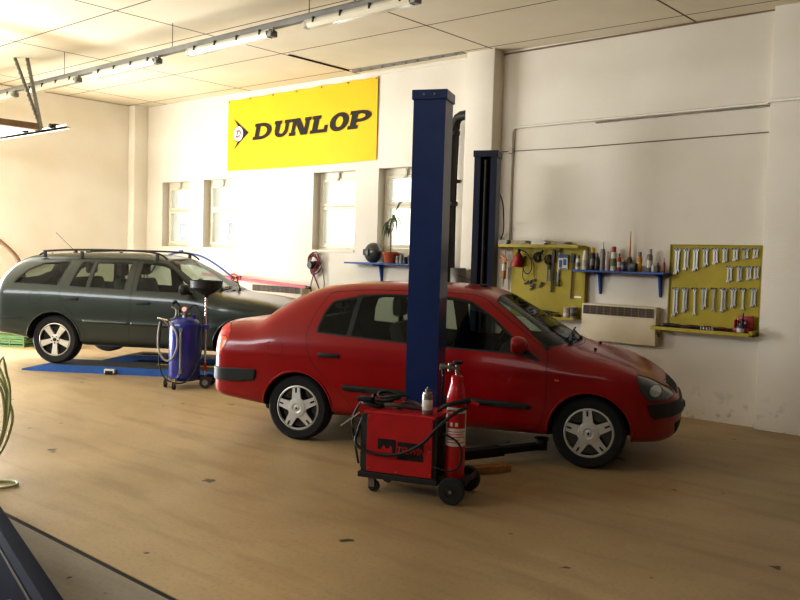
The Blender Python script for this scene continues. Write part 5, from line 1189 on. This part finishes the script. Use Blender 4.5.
for zz, h_, a, c2 in ((.472, .010, 215, 300), (.335, .006, 210, 325), (.318, .006, 210, 315), (.30, .006, 210, 325), (.282, .006, 210, 290), (.262, .006, 210, 322)): patch(zz, zz+h_, R(a), R(c2), cr+.0014, M['inkred'], 'print_line', pl)
for a in (232, 262): patch(.375, .40, R(a), R(a+16), cr+.002, M['paper'], 'print_mark', pl)
b = nb(); cyl(b, (0, 0, .70), (0, 0, .78), .014, n=14); cyl(b, (0, 0, .755), (-.09, -.01, .765), .012, n=10); cyl(b, (-.05, 0, .735), (-.05, 0, .79), .016, n=12); cyl(b, (-.09, -.02, .765), (-.12, -.02, .766), .022, n=14); obj('valve', b, M['steel'], t, 40)
b = nb(); lathe(b, [(.03, .785), (.034, .79), (.034, .802), (.03, .806)], n=16); cyl(b, (0, 0, .77), (0, 0, .80), .008); obj('hand_wheel', b, M['seam'], t, 40)
b = nb(); cyl(b, (-.10, -.03, .765), (-.10, -.03, .72), .008); tube(b, [(-.10, -.03, .73), (-.10, -.02, .60), (-.10, .0, .46)], .006, 6, 4); obj('gas_hose', b, M['cable'], t, 60)
# ------------------------------------------------------------------ camera
f_px, yaw, pit, rol = 842.91, .723527, .0509021, .0288823
fw = Vector((-math.sin(yaw)*math.cos(pit), math.cos(yaw)*math.cos(pit), -math.sin(pit)))
rt = Vector((math.cos(yaw), math.sin(yaw), 0)); upv = rt.cross(fw)
r2 = rt*math.cos(rol)+upv*math.sin(rol); u2 = -rt*math.sin(rol)+upv*math.cos(rol)
cam = bpy.data.cameras.new('camera'); cam.sensor_width = 36; cam.lens = f_px*36/800; cam.clip_start = .05; cam.clip_end = 300
co = bpy.data.objects.new('camera', cam); C.objects.link(co)
mw = Matrix((r2, u2, -fw)).transposed().to_4x4(); mw.translation = (0, 0, 1.62); co.matrix_world = mw
bpy.context.scene.camera = co
# ------------------------------------------------------------------ light
sc = bpy.context.scene
sc.view_settings.view_transform = 'Standard'; sc.view_settings.look = 'None'; sc.view_settings.exposure = .22; sc.view_settings.gamma = .86
w = bpy.data.worlds.new('sky'); sc.world = w; w.use_nodes = True
bg = w.node_tree.nodes['Background']; bg.inputs['Color'].default_value = (.93, .97, 1, 1); bg.inputs['Strength'].default_value = 2.2
def area(name, loc, aim, sx, sy, power, col=(1, .96, .9)):
    l = bpy.data.lights.new(name, 'AREA'); l.shape = 'RECTANGLE'; l.size = sx; l.size_y = sy; l.energy = power; l.color = col
    o = bpy.data.objects.new(name, l); C.objects.link(o); o.location = loc
    o.rotation_euler = (Vector(aim)-Vector(loc)).to_track_quat('-Z', 'Y').to_euler(); return o
area('door_light', (LX-.35, 3.2, 1.7), (-6, 3.4, 1.9), 4.4, 2.9, 520, (.88, .94, 1))
area('yard_bounce', (LX-.4, 3.2, .4), (-9, 4.5, 4.2), 4.4, .8, 560, (.92, .96, 1))
area('overhead_fill', (-9.6, -2.0, 4.05), (-11.5, 8.0, 1.8), 6.5, 2.2, 640, (.88, .94, 1))  # added fill to brighten the back-left walls; the roof has no opening
area('overhead_fill', (-1.0, -1.0, 3.95), (-2.5, 5.0, 0), 3., 2., 40, (1, .98, .95))  # weak added fill over the right side, no real fitting here
sl = bpy.data.lights.new('sun', 'SUN'); sl.energy = 4.; sl.angle = R(1.5); sl.color = (1, .95, .86)
so = bpy.data.objects.new('sun', sl); C.objects.link(so); so.rotation_euler = Vector((.62, .25, -.75)).to_track_quat('-Z', 'Y').to_euler()
